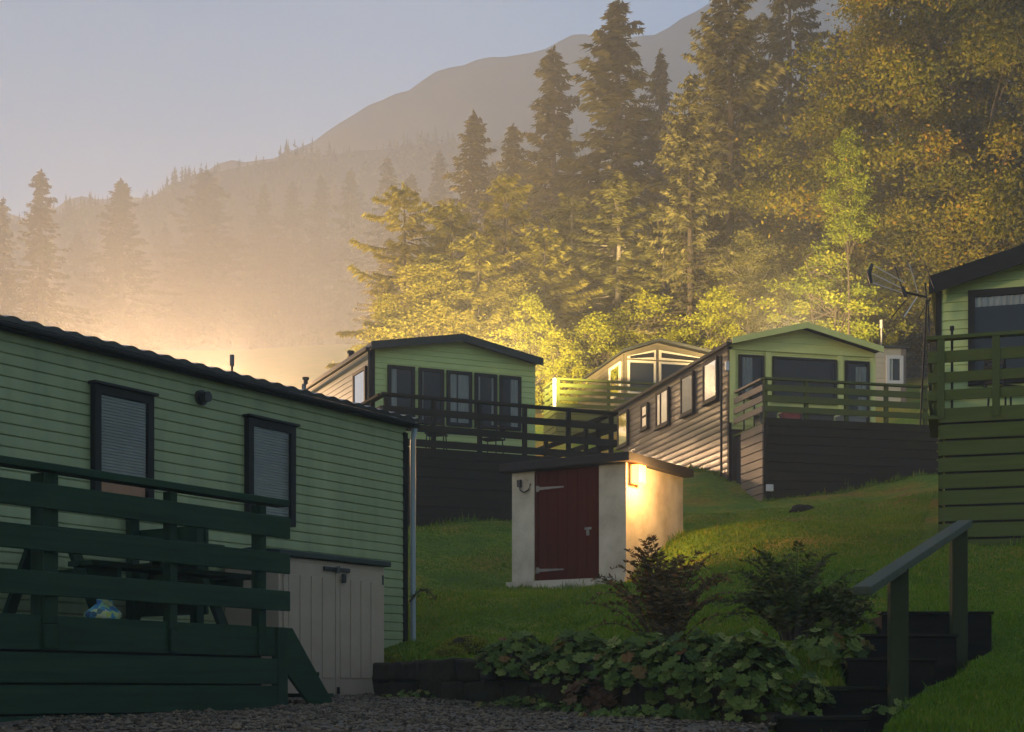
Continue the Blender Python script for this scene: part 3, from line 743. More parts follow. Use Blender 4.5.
# ------------------------------------------------------------------ brick hut with the lamp
KS = at(626, 590, 24)
sang = -33.0
S0 = Frame(KS.x, KS.y, sang)                   # local x=0 at the near right corner; the front runs to -x
xL, _ = S0.front(512, 520); 
def Rside(px, py):                             # right side wall plane x=0
    return S0.side(px, py)
yR, _ = Rside(683, 500)
hz, ht = 2.9, S0.front(626, 463)[1]
htl = S0.front(512, 472)[1]; htr = Rside(683, 475)[1]
HT = (ht + htl + htr) / 3
h = thing('utility_hut', 'small white rendered hut with a dark red door and an amber lamp', 'hut', (S0.x, S0.y, hz), S0.a)
keep(S0, xL - .12, .1, -.25, yR + .2)
xd0, _ = S0.front(537, 520); xd1, _ = S0.front(599, 520); zd1 = S0.front(560, 468)[1]; zd0 = S0.front(560, 582)[1]
HB = HT - .02
mb = MB()
mb.box(xL, xd0 - .055, .0, .22, hz, HB); mb.box(xd1 + .0, 0, 0, .22, hz, HB); mb.box(xd0 - .055, xd1, .0, .22, hz, zd0 - .02)
mb.box(xL, xL + .22, .22, yR, hz, HB); mb.box(-.22, 0, .22, yR, hz, HB); mb.box(xL + .22, -.22, yR - .22, yR, hz, HB)
part('wall', mb, M['render_wall'], h)
part('interior', MB().box(xd0 - .05, xd1 - .005, .13, .20, zd0, HB), M['void'], h)
mb = MB()
zp = zd0 - .06
part('plinth', MB().prism([(xL - .07, -.08), (xd0 - .03, -.08), (xd0 - .03, -.11), (xd1 - .02, -.11), (xd1 - .02, -.05), (.0, -.05), (.0, -.003), (xL - .07, -.003)], 'z', hz, zd0 + .03), M['render_wall'], h)
part('door_frame', MB().add([], []).box(xd0 - .052, xd0, .02, .10, zd0, HB - .01).box(xd1 - .045, xd1 - .002, .02, .10, zd0, HB - .01).box(xd0, xd1 - .045, .02, .10, zd1 - .02, HB - .01), M['door_red'], h)
mb = MB(); nb = 6; wdt = (xd1 - .05 - xd0 - .006) / nb
for k in range(nb): mb.box(xd0 + .004 + k * wdt + .004, xd0 + .004 + (k + 1) * wdt - .004, .035, .07, zd0 + .01, zd1 - .025)
mb.box(xd0 + .004, xd1 - .052, .045, .075, zd0 + .012, zd1 - .028)
dr = part('door', mb, M['door_red'], h)
for pyh in (488, 570):
    zz = S0.front(545, pyh)[1]
    part('hinge', MB().prism([(xd0 - .03, zz - .05), (xd0 + .02, zz - .05), (xd0 + .03, zz - .025), (xd0 + .50, zz - .012), (xd0 + .50, zz + .012), (xd0 + .03, zz + .025), (xd0 + .02, zz + .05), (xd0 - .03, zz + .05)], 'y', .018, .034), M['metal_grey'], h, parent=dr)
zz = S0.front(589, 529)[1]; xx = S0.front(588, 529)[0]
part('hasp', MB().box(xx - .08, xx + .05, .018, .033, zz - .005, zz + .035), M['metal_grey'], h, .003, parent=dr)
part('padlock', MB().box(xx - .035, xx + .02, -.002, .024, zz - .10, zz - .012), M['metal_grey'], h, .006, parent=dr)
# flat felt roof with a deep edge
part('roof', MB().box(xL - .16, .14, -.16, yR + .14, HT - .01, HT + .13), M['felt_black'], h, .012)
# conduit and hook on the left pier
xc, zc = S0.front(521, 483)
cb = part('cable_box', MB().box(xc - .05, xc + .02, -.06, -.001, zc - .07, zc + .05), M['plastic_black'], h, .008)
part('cable', MB().tube([(xc - .01, -.05, zc - .03), (xc + .02, -.055, zc - .13), (xc + .09, -.045, zc - .17), (xc + .17, -.03, zc - .13), (xc + .20, -.02, zc - .03)], .013, 8), M['plastic_black'], h, smooth=True, parent=cb)
# lamp on the right side wall near the corner
yl, zl = Rside(633, 475)
lw = .24; ll = .30
lp = part('wall_lamp', MB().box(.002, .03, yl - lw / 2 - .01, yl + lw / 2 + .01, zl - ll / 2 - .01, zl + ll / 2 + .01), M['white_paint'], h, .01, label='amber bulkhead lamp lit on the side wall of the hut')
part('lens', MB().box(.031, .18, yl - lw / 2, yl + lw / 2, zl - ll / 2, zl + ll / 2), M['lamp_amber'], h, .02, parent=lp)
HUTLAMP = S0.world(.45, yl, zl - .05)

# ------------------------------------------------------------------ B: green caravan in the middle
KB = at(372, 430, 33.0); B = Frame(KB.x, KB.y, 24)
BW, _ = B.front(535, 400)
ez = (B.front(374, 352)[1] + B.front(535, 361)[1]) / 2
rxB, rzB = B.front(459, 341)
bz0 = B.front(450, 447)[1]; BG = 4.6
b = thing('static_caravan', 'green caravan with five dark framed windows under a low gable behind the hut', 'caravan', (B.x, B.y, BG), B.a, 'static caravans')
keep(B, -.6, BW + 2.5, -2.2, 9)
part('wall', siding(MF, 0, BW, bz0 - .25, rzB, .125, 'lap', gable_clip(BW, ez, rxB, rzB)), M['paint_sage'], b)
part('side_wall', siding(MS, 0, 9, bz0 - .25, ez, .125, 'lap'), M['paint_cream'], b)
shell(b, BW, 9, bz0 - .3, ez - .01, rxB, rzB - .01, M['paint_sage'])
part('underfloor', MB().box(.1, BW - .1, .1, 8.8, BG, bz0 - .3), M['trim_cream'], b)
gable_roof(b, BW, 9, ez, rxB, rzB, M['roof_tile'], .09)
bargeboard(b, BW, ez, rxB, rzB, M['roof_felt'], .09)
part('corner_trim', MB().box(-.03, .06, -.03, .06, bz0 - .25, ez - .02), M['trim_dark'], b)
part('downpipe', MB().tube([(-.07, -.05, ez - .06), (-.07, -.05, bz0 - .2)], .04, 8), M['trim_dark'], b)
part('gutter', MB().tube([(-.17, -.2, ez - .07), (-.17, 9.1, ez - .07)], .05, 8), M['trim_dark'], b)
zt = B.front(450, 371)[1]; zb_ = B.front(450, 426)[1]
fills = [[('net', 0, .30, 0, 1)], [('curtain', .02, .12, 0, 1)], [('net', .0, .36, 0, 1), ('net', .44, 1, 0, 1)], [('curtain', 0, .18, 0, 1), ('net', .82, 1, 0, 1)], [('net', .52, 1, 0, 1)]]
for (pa, pb), f in zip([(387, 414), (418, 443), (446, 471), (474, 496), (499, 520)], fills):
    window(b, MF, B.front(pa, 400)[0], B.front(pb, 400)[0], zb_, zt, .075, M['trim_dark'], f)
part('stove_flue', MB().tube([(B.front(430, 400)[0], -.055, zb_ + .1), (B.front(430, 400)[0], -.055, zb_ + .75)], .0, 8), M['trim_dark'], b) if False else None
ys0 = B.side(371, 380)[0]; 
window(b, MS, .25, 1.15, zb_, zt, .075, M['trim_dark'], [])
for yy, hh in ((2.6, .35), (6.4, .45)):
    part('flue', MB().tube([(.35, yy, ez + .1), (.35, yy, ez + .1 + hh), (.35, yy, ez + .1 + hh), (.35, yy, ez + .16 + hh)], [.06, .06, .09, .09], 10), M['metal_dark'], b)

# deck of B: wraps round its front and right side
dB = thing('timber_deck', 'tall black boarded deck with open rails in front of the middle green caravan', 'deck', (*B.world(0, -1.7)[:2], BG), B.a, 'timber decks')
xe, zr = B.front(616, 410, -1.7); _, zr0 = B.front(420, 398, -1.7)
zrB = (zr + zr0) / 2
fB = zrB - 1.10
x0B = -.35
deck(dB, x0B, xe, 0, 1.45, fB, BG - .3, 'deck_black', 'deck_black_post', [(.02, .17), (.33, .48), (.68, .83)], 1.04, ('left', 'right'), [x0B + .1 + (xe - x0B - .2) * k / 5 for k in range(6)], (.19, .016), .09)
deckB2 = MB().box(BW + .2, xe, 1.46, 6.0, fB - .3, fB)
part('floor', deckB2, M['deck_black'], dB)
part('fence_panel', MB().box(xe - .02, xe + .02, 1.46, 6, fB + .2, fB + .32).box(xe - .02, xe + .02, 1.46, 6, fB + .5, fB + .62).box(xe - .02, xe + .02, 1.46, 6, fB + .8, fB + .92).box(xe - .05, xe + .03, 3.6, 3.7, fB, fB + 1), M['deck_black'], dB)
# chairs on the deck of B: seen as thin dark legs above the boards
def chair(name, label, loc, rot, m, grp=None):
    c = thing(name, label, 'chair', loc, rot, grp); z = loc[2]
    for sx in (-.2, .2):
        for sy in (-.2, .2): part('leg', MB().tube([(sx, sy, z), (sx * .9, sy * .9, z + .43)], .014, 6), M[m], c)
    part('seat', MB().box(-.22, .22, -.22, .22, z + .43, z + .455), M[m], c, .005)
    mb = MB()
    for k in range(4): mb.box(-.21, .21, .21, .235, z + .52 + k * .10, z + .585 + k * .10)
    mb.box(-.22, -.195, .205, .235, z + .44, z + .92); mb.box(.195, .22, .205, .235, z + .44, z + .92)
    part('backrest', mb, M[m], c)
    return c
chair('deck_chair', 'thin dark slatted chair on the black deck, the left of two there', B.world(1.15, -.95, fB), B.a + 2.6, 'metal_dark', 'chairs on the black deck')
chair('deck_chair', 'thin dark slatted chair on the black deck, the right of two there', B.world(2.5, -.85, fB), B.a - 2.4, 'metal_dark', 'chairs on the black deck')

# ------------------------------------------------------------------ C: log clad caravan
KC = at(730, 420, 37.0); C = Frame(KC.x, KC.y, 13.9)
CW, _ = C.front(875, 380)
ez = (C.front(734, 346)[1] + C.front(875, 352)[1]) / 2
rxC, rzC = C.front(802, 329.5); CG = 5.6
cf = C.front(800, 420)[1]
c = thing('static_caravan', 'caravan with dark log clad side and olive front with one broad picture window', 'caravan', (C.x, C.y, CG), C.a, 'static caravans')
LC = C.side(618, 420)[0]
keep(C, -.1, CW + 1, -2.2, LC + 1)
part('wall', siding(MF, 0, CW, cf - .2, rzC, .15, 'lap', gable_clip(CW, ez, rxC, rzC), .015), M['paint_olive'], c)
part('side_wall', siding(MS, .06, LC, CG, ez, .165, 'log', out=.014), M['log'], c)
shell(c, CW, LC, cf - .3, ez - .01, rxC, rzC - .01, M['paint_olive'])
part('underfloor', MB().box(.004, CW - .1, .1, LC - .05, CG, cf - .3), M['log'], c)
gable_roof(c, CW, LC, ez, rxC, rzC, M['roof_felt'], .06, .30)
bargeboard(c, CW, ez, rxC, rzC, M['paint_olive'], .06, .30, .15)
# second, inner gable board line
part('gable_trim', MB().prism([(.05, ez - .12), (CW - .05, ez - .12), (CW - .05, ez - .02), (.05, ez - .02)], 'y', -.06, -.016), M['paint_olive'], c)
part('gutter', MB().tube([(-.14, -.25, ez - .04), (-.14, LC + .1, ez - .04)], .055, 8), M['trim_dark'], c)
for px in (732, 767.5, 840, 872):
    x_ = C.front(px, 380)[0]; part('pillar', MB().box(x_ - .075, x_ + .075, -.05, -.016, cf - .15, ez - .13), M['paint_olive'], c, .004)
zt = ez - .24
x1 = C.front(738, 380)[0]; x2 = C.front(763, 380)[0]
window(c, MF, x1, x2, cf + .45, zt, .06, M['trim_dark'], [('curtain', .1, .55, 0, 1)], d0=.017)
window(c, MF, C.front(772, 380)[0], C.front(835.5, 380)[0], cf + .42, zt, .06, M['trim_dark'], [], d0=.017)
window(c, MF, C.front(844.5, 380)[0], C.front(868, 380)[0], cf + .02, zt, .06, M['trim_dark'], [('curtain', .42, .98, .45, .93), ('curtain', .55, .98, .05, .4)], d0=.017, name='glazed_door')
for pa, pb, pt_, pb2 in [(706, 720, 360, 402), (683.5, 696, 374, 415), (658.5, 671, 390, 427), (643.5, 650, 404, 430), (620, 630, 412, 447)]:
    ya, za = C.side(pb, pt_); yb, zb2 = C.side(pa, pb2)
    zt2 = C.side((pa + pb) / 2, pt_)[1]; zb3 = C.side((pa + pb) / 2, pb2 - 1)[1]
    window(c, MS, ya, yb, zb3, zt2, .07, M['trim_dark'], [('net', 0, 1, 0, 1)], [('v', .62)] if pa in (658.5,) else ([('h', .5)] if pa == 643.5 else []), sill=True, d0=.036, depth=.10)
xq, zq = C.side(729, 367)
lt = part('outside_light', MB().box(-.13, -.03, -.06, .04, zq - .12, zq + .12), M['white_paint'], c, .02, label='small white lantern on the front corner of the log clad caravan')
part('corner_trim', MB().box(-.05, .03, -.03, .058, CG, ez - .05), M['trim_dark'], c)
sp = part('water_pipe', MB().tube([(-.09, .35, CG), (-.09, .35, ez - .2)], .03, 8), M['metal_dark'], c)

# deck of C
xs1, zr1 = C.front(764, 378, -1.95)
dC = thing('timber_deck', 'dark boarded deck with weathered brown rails on its left return by the log caravan', 'deck', (*C.world(0, -1.95)[:2], CG - .2), C.a, 'timber decks')
xe, zr2 = C.front(928, 385, -1.95)
xend, _ = C.front(941, 440, -1.95)
zrC = (zr1 + zr2) / 2; fC = zrC - 1.05
deck(dC, xs1, xe, 0, 1.9, fC, CG - .4, 'deck_black', 'deck_olive_post', [], 1.0, (), [xs1 + .06 + (xe - xs1 - .12) * k / 4 for k in range(5)], (.19, .014), .09) if False else None
part('floor', MB().box(xs1, xe, .002, 1.9, fC - .05, fC), M['deck_olive'], dC)
mb = MB(); z = fC + .10
while z > CG - .4: mb.box(xs1, xend, -.04, -.002, z - .18, z); z -= .212
part('skirting', mb, M['deck_black'], dC)
mb = MB(); z = fC - .05
while z > CG - .4: mb.box(xs1 - .04, xs1 - .002, .0, 1.3, z - .18, z); z -= .204
part('skirting', mb, M['deck_tan'], dC, label='weathered brown boards on the left side of the deck')  # warm light on this side is put into the board colour
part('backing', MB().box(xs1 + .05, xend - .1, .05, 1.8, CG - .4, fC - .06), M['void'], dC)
for k in range(5):
    u = xs1 + .05 + (xe - xs1 - .1) * k / 4
    part('post', MB().box(u - .045, u + .045, .002, .09, fC + .0, fC + 1.0), M['deck_olive_post'], dC, .004)
for lo, hi in ((.24, .38), (.48, .63), (.73, .88)):
    part('rail_board', MB().box(xs1, xe, -.04, -.002, fC + lo, fC + hi), M['deck_olive'], dC, .004)
    part('rail_board', MB().box(xs1 - .045, xs1 - .008, .0, 1.75, fC + lo, fC + hi), M['deck_tan'], dC, .004)
part('handrail', MB().box(xs1 - .02, xe + .03, -.05, .10, fC + 1.0, fC + 1.05), M['deck_olive'], dC, .004)
part('handrail', MB().box(xs1 - .05, xs1 + .06, .11, 1.75, fC + 1.0, fC + 1.05), M['deck_tan'], dC, .004)
for yy in (.62, 1.25): part('post', MB().tube([(xs1 + .02, yy, fC - .1), (xs1 + .02, yy, fC + 1.0)], .02, 8), M['metal_dark'], dC)
mb = MB().box(xs1 + .01, xs1 + .10, -.07, -.042, CG - .3, fC + .05); part('corner_board', mb, M['deck_black_post'], dC)
xw, zw = C.front(769, 488, -1.99)
part('socket_box', MB().box(xw - .09, xw + .09, -.10, -.042, zw - .08, zw + .08), M['white_paint'], dC, .01)
# things on the deck of C, seen below the lowest rail
def crate(loc, rot, w, h, m, label, grp=None, cat='box'):
    r = thing('storage_tub', label, cat, loc, rot, grp); z = loc[2]
    part('tub', MB().prism([(-w / 2 + .03, z + .002), (w / 2 - .03, z + .002), (w / 2, z + h - .05), (-w / 2, z + h - .05)], 'y', -.16, .16), m, r, .008)
    part('lid', MB().box(-w / 2 - .02, w / 2 + .02, -.18, .18, z + h - .048, z + h), m, r, .008)
    return r
m_pink, _, bb = mat('faded pink plastic'); bb.inputs['Base Color'].default_value = (.45, .12, .12, 1)
for px, w, m, lab in ((766, .45, M['metal_grey'], 'low grey tub at the left end of the dark deck floor'), (790, .42, m_pink, 'faded pink tub on the dark deck below the picture window'),
                      (815, .85, M['metal_grey'], 'long grey tub on the dark deck below the picture window'), (851, .66, M['white_paint'], 'pale white tub on the dark deck in front of the glazed door')):
    xx, _ = C.front(px, 412, -1.3)
    crate(C.world(xx, -1.3, fC), C.a, w, .36, m, lab, 'tubs on the dark deck')

# ------------------------------------------------------------------ E: cream caravan at the back
KE = at(624, 390, 52); E = Frame(KE.x, KE.y, 14); EG = 10.0
EW = 3.7
ez = E.front(626, 353)[1]; rxE, rzE = E.front(657, 343); rxE = min(rxE, EW * .55)
ef = E.front(640, 403)[1]
e = thing('static_caravan', 'dull cream caravan with cream edged gable windows, farthest back by the trees', 'caravan', (E.x, E.y, EG), E.a, 'static caravans')
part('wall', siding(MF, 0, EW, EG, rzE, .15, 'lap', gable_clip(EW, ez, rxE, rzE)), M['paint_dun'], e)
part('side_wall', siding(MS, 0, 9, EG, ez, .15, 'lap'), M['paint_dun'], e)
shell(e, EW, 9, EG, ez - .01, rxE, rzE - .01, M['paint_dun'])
gable_roof(e, EW, 9, ez, rxE, rzE, M['roof_felt'], .12, .25)
bargeboard(e, EW, ez, rxE, rzE, M['roof_felt'], .12, .25, .10)
zt = E.front(640, 361)[1]; zb_ = ef + .3
window(e, MF, .12, rxE - .06, zb_, zt, .07, M['trim_cream'], [])
window(e, MF, rxE + .06, EW - .12, zb_, zt, .07, M['trim_cream'], [])
for xa, xb, za, zb2 in ((.12, rxE - .06, ez - .12, rzE - .25), (EW - .12, rxE + .06, ez - .12, rzE - .25)):
    s = 1 if xb > xa else -1; z0 = zt + .06
    mb = MB().prism([(xa, z0), (xb, z0), (xb, zb2), (xa, za)], 'y', -.07, -.018)
    w_ = part('window', mb, M['trim_cream'], e)
    i = .08
    part('pane', MB().prism([(xa + s * i, z0 + i), (xb - s * i, z0 + i), (xb - s * i, zb2 - i * 1.2), (xa + s * i, za - i * .9)], 'y', -.08, -.072), M['void'], e, parent=w_)
window(e, MS, .25, 1.5, zb_, zt, .10, M['trim_cream'], [])
dE = thing('timber_deck', 'olive railed deck with a white end post before the farthest cream caravan', 'deck', (*E.world(0, -1.7)[:2], EG - .4), E.a, 'timber decks')
xl_, zr = E.front(557, 377, -1.7)
deck(dE, xl_, 3.6, 0, 1.6, zr - 1.02, EG - 1.2, 'deck_olive', 'deck_olive_post', [(.02, .15), (.24, .38), (.47, .60), (.69, .82)], .93, ('left',), [xl_ + .05 + k * 1.75 for k in range(4)], (.17, .03), .10)
part('end_post', MB().box(xl_ - .13, xl_ - .04, -.05, .05, zr - 1.0, zr - .05), M['white_paint'], dE, .005)

# ------------------------------------------------------------------ second caravan glimpsed behind C
KF = at(868, 385, 47); Fr = Frame(KF.x, KF.y, 6); FG = 8.5
f = thing('static_caravan', 'pale cream caravan end with one white framed window, right of the olive gable', 'caravan', (Fr.x, Fr.y, FG), Fr.a, 'static caravans')
FW = Fr.front(905, 360)[0]; fz = Fr.front(880, 348)[1]
part('wall', siding(MF, -1.2, FW, FG, fz, .16, 'lap', out=.012), M['paint_cream'], f)
part('body', MB().box(-1.2, FW, .004, 6, FG, fz), M['paint_cream'], f)
part('roof', MB().prism([(-.12, fz), (-.12, fz + .06), (3, fz + .35), (6.1, fz + .06), (6.1, fz)], 'x', -1.3, FW + .1), M['roof_felt'], f)
part('corner_trim', MB().box(FW - .14, FW + .02, -.03, .05, FG, fz - .01), M['deck_tan'], f)
window(f, MF, Fr.front(885.5, 370)[0], Fr.front(904, 370)[0] - .05, Fr.front(890, 384)[1], Fr.front(890, 356)[1], .10, M['white_paint'], [('net', .1, .35, 0, 1)])
xx, zz = Fr.front(881.5, 322, 1.2)
pl = part('flue', MB().tube([(xx, 1.2, fz), (xx, 1.2, zz)], .03, 8), M['metal_grey'], f)
part('cowl', MB().tube([(xx, 1.2, zz - .22), (xx, 1.2, zz + .06)], .06, 10), M['metal_grey'], f, parent=pl)

# ------------------------------------------------------------------ D: caravan at the right edge with its deck
KD = at(938, 400, 21.8); D = Frame(KD.x, KD.y, -17); DG = 3.2; DW = 3.5
ez = D.front(938, 287)[1]; rx = DW / 2; rz = ez + rx * .27
df = D.front(980, 413)[1] - .1
g = thing('static_caravan', 'pale green caravan cut by the right edge with a dark sloping roof board', 'caravan', (D.x, D.y, DG), D.a, 'static caravans')
keep(D, -.3, 4.5, -2.1, 9)
part('wall', siding(MF, 0, DW, df - .1, rz, .13, 'lap', gable_clip(DW, ez, rx, rz)), M['paint_sage'], g)
part('side_wall', siding(MS, 0, 9, df - .1, ez, .13, 'lap'), M['paint_sage'], g)
shell(g, DW, 9, df - .12, ez - .01, rx, rz - .01, M['paint_sage'])
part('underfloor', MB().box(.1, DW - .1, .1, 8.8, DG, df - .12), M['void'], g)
gable_roof(g, DW, 9, ez, rx, rz, M['roof_felt'], .10, .28)
bargeboard(g, DW, ez, rx, rz, M['trim_dark'], .11, .28, .26)
part('corner_trim', MB().box(-.03, .05, -.035, .06, df, ez - .05), M['trim_dark'], g)
xw0 = D.front(968, 320)[0]
window(g, MF, xw0, 3.2, df + .5, D.front(980, 291)[1], .10, M['trim_dark'], [('net', 0, .9, .86, 1)], [('v', .5)])
dD = thing('timber_deck', 'tall olive green boarded deck at the right edge with three wide rails', 'deck', (*D.world(0, -1.6)[:2], DG), D.a, 'timber decks')
xl_, zr = D.front(928, 337, -1.6)
fD = D.front(980, 413, -1.6)[1]
zc = zr - fD
xl2 = D.front(941, 500, -1.6)[0]
part('floor', MB().box(xl_, 4.6, .002, 1.55, fD - .05, fD), M['deck_olive'], dD)
mb = MB(); z = fD - .02 + .10
k = 0
while z > DG: mb.box(xl2, 4.6, -.036, 0, z - .19, z); z -= .222; k += 1
part('skirting', mb, M['deck_olive'], dD)
mb = MB(); z = fD - .02 + .10
while z > DG: mb.box(xl2 - .036, xl2 - .001, .0, 1.55, z - .19, z); z -= .222
part('skirting', mb, M['deck_olive'], dD)
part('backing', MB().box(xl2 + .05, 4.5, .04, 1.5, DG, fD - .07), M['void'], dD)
for lo, hi in ((.19, .33), (.43, .57), (.70, .855)):
    part('rail_board', MB().box(xl_, 4.6, -.036, 0, fD + lo, fD + hi), M['deck_olive'], dD, .005)
    part('rail_board', MB().box(xl_ + .0, xl_ + .035, .01, 1.5, fD + lo, fD + hi), M['deck_olive'], dD, .005)
part('handrail', MB().box(xl_ - .02, 4.6, -.05, .10, fD + zc - .05, fD + zc), M['deck_olive'], dD, .006)
for px in (941, 996): 
    u = D.front(px, 370, -1.6)[0]; part('post', MB().box(u - .05, u + .05, -.06, -.038, fD - .06, fD + zc - .055), M['deck_olive_post'], dD, .005)
for u in (3.2, 4.4): part('post', MB().box(u - .05, u + .05, -.06, -.038, fD - .06, fD + zc - .055), M['deck_olive_post'], dD, .005)
part('post', MB().box(xl_ + .036, xl_ + .12, 1.3, 1.39, fD, fD + zc - .06), M['deck_olive_post'], dD, .005)
u = D.front(952, 330, -1.45)[0]
part('lamp_post', MB().tube([(u, .15, fD), (u, .15, fD + zc + .10), (u, .15, fD + zc + .10), (u, .15, fD + zc + .16)], [.018, .018, .03, .03], 8), M['metal_dark'], dD)
chair('deck_chair', 'dark chair behind the rails of the olive deck at the right edge', D.world(.95, -.85, fD), D.a + 2.2, 'metal_dark')

# TV aerial on its own mast beside the right deck
pm = at(926, 425, 20.6)
mz = at(926, 428, 20.9).z
an = thing('tv_aerial', 'rooftop style TV aerial on a thin mast left of the olive deck', 'aerial', (pm.x, 20.9, mz), 0)
P = lambda px, py, dy=0.0: Vector(at(px, py, 20.9 + dy)) - Vector((pm.x, 20.9, 0))
part('mast', MB().tube([(0, 0, mz), P(926.5, 300), P(925, 283)], .013, 8), M['metal_dark'], an)
bo = part('boom', MB().tube([P(904, 292), P(926, 297)], .016, 8), M['metal_dark'], an)
part('junction_box', MB().tube([P(902, 287), P(906, 297)], .026, 8), M['plastic_black'], an, parent=bo)
part('director_plate', MB().tube([P(872, 264, -.1), P(869, 273, -.1), P(871, 283, -.1)], [.022, .034, .022], 8), M['plastic_black'], an, parent=bo)
for (a0, a1) in (((873, 265), (905, 283)), ((873, 274), (904, 289)), ((873, 283), (903, 293))):
    part('director_rod', MB().tube([P(*a0, -.1), P(*a1)], .0075, 6), M['white_paint'], an, parent=bo)
for (a0, a1, dy) in (((909, 263), (918, 293), -.2), ((904, 317), (917, 297), -.2), ((895, 267), (902, 288), .25), ((892, 317), (906, 300), .25), ((924, 261), (934, 288), .1), ((919, 318), (931, 297), .1)):
    part('reflector_rod', MB().tube([P(*a0, dy), P(*a1)], .0085, 6), M['white_paint'] if dy < 0 else M['metal_dark'], an)
part('cable', MB().tube([P(928, 300), P(930, 350), P(929, 390), P(931, 425)], .009, 6), M['plastic_black'], an, smooth=True)

# ------------------------------------------------------------------ steps, handrail and retaining wall
st = thing('garden_steps', 'steep dark timber garden steps climbing from the gravel to the lawn', 'steps', (2.1, 10.2, 1.1))
rows = [((779, 868), 720, 10.15), ((809, 897), 690, 10.8), ((848, 936), 661, 11.45), ((858, 957), 637, 12.1), ((882, 992), 614.5, 12.75)]
tops = []
for (pa, pb), py, Yd in rows:
    p, q = at(pa, py, Yd), at(pb, py, Yd); tops.append((p.x - 2.1, q.x - 2.1, p.z, Yd - 10.2))
for k, (x0, x1, z, y) in enumerate(tops):
    part('riser', MB().box(x0, x1, y, y + .10, max(z - .5, 1.12), z), M['sleeper'], st, .01)
    yn = tops[k + 1][3] if k < 4 else y + .5
    part('tread', MB().box(x0 + .02, x1 - .02, y + .102, yn + .05, max(z - .5, 1.12), z - .012), M['sleeper'], st, .006)
    part('nosing', MB().box(x0 - .01, x1 + .01, y - .025, y + .13, z + .002, z + .026), M['deck_black'], st, .006)
# handrail
hr = thing('handrail', 'single grey green timber handrail on two posts beside the dark steps', 'handrail', (2.9, 10.6, 1.3))
pf0, pf1 = at(898, 712, 10.6), at(898, 572, 10.6); pb0, pb1 = at(958.5, 645, 12.6), at(958.5, 531, 12.6)
for p0, p1 in ((pf0, pf1), (pb0, pb1)):
    part('post', MB().box(p0.x - 2.9 - .065, p0.x - 2.9 + .065, p0.y - 10.6 - .05, p0.y - 10.6 + .05, p0.z - .25, p1.z + .02), M['post_dark'], hr, .008)
ra, rb = at(862, 591, 9.7), at(965, 523.5, 12.75)
M['rail_grey'] = wood('grey green weathered rail', (.07, .085, .055), (.11, .125, .085), .75, .002, 'x', .2)
part('rail', MB().beam(ra - Vector((2.9, 10.6, 0)), rb - Vector((2.9, 10.6, 0)), .125, .06), M['rail_grey'], hr, .008)

# retaining wall: coursed dark stones
rw = thing('retaining_wall', 'low wall of dark mossy stones between the gravel and the lawn', 'wall', (WL0[0], WL0[1], 1.2), math.atan2(wd[1], wd[0]))
rng_ = random.Random(4); Lw = float(np.linalg.norm(WL1 - WL0)); mb = MB()
for row in range(3):
    u = -.12 + rng_.random() * .1
    while u < Lw - .62:
        L = rng_.uniform(.20, .46)
        zb = 1.27 + row * .20 + rng_.uniform(-.012, .012); hgt = .19 + rng_.uniform(-.01, .015)
        base = np.interp(u, [0, Lw], [.02, .0]); j = [rng_.uniform(-.032, .032) for _ in range(16)]
        x0, x1, z0, z1 = u + .006, u + L - .008, zb + base, zb + base + hgt; yf = -.04 + rng_.uniform(-.03, .025) + row * .015; yb_ = .24
        mb.hexa([(x0 + j[0], yf + j[1], z0 + j[2] * .4), (x1 + j[3], yf + j[4], z0 + j[5] * .4), (x1, yb_, z0), (x0, yb_, z0), (x0 + j[6], yf + j[7], z1 + j[8]), (x1 + j[9], yf + j[10], z1 + j[11]), (x1, yb_, z1), (x0, yb_, z1)])
        u += L
for row in range(3):
    zb = 1.30 + row * .18
    for (u0, u1, ya, yb2) in ((-.34, -.17, .30, .55), (-.19, -.02, .06, .32)):
        j = [rng_.uniform(-.02, .02) for _ in range(12)]
        mb.hexa([(u0 + j[0], ya + j[1], zb - .1), (u1 + j[2], ya + j[3] - .03, zb - .1), (u1, yb2, zb - .1), (u0, yb2, zb - .1), (u0 + j[4], ya + j[5], zb + .085), (u1 + j[6], ya + j[7] - .03, zb + .085), (u1, yb2, zb + .085), (u0, yb2, zb + .085)])
stones = part('stonework', mb, M['stone'], rw, .025)
part('backing', MB().box(.0, Lw - .65, .10, .22, 1.2, 1.60), M['stone'], rw)
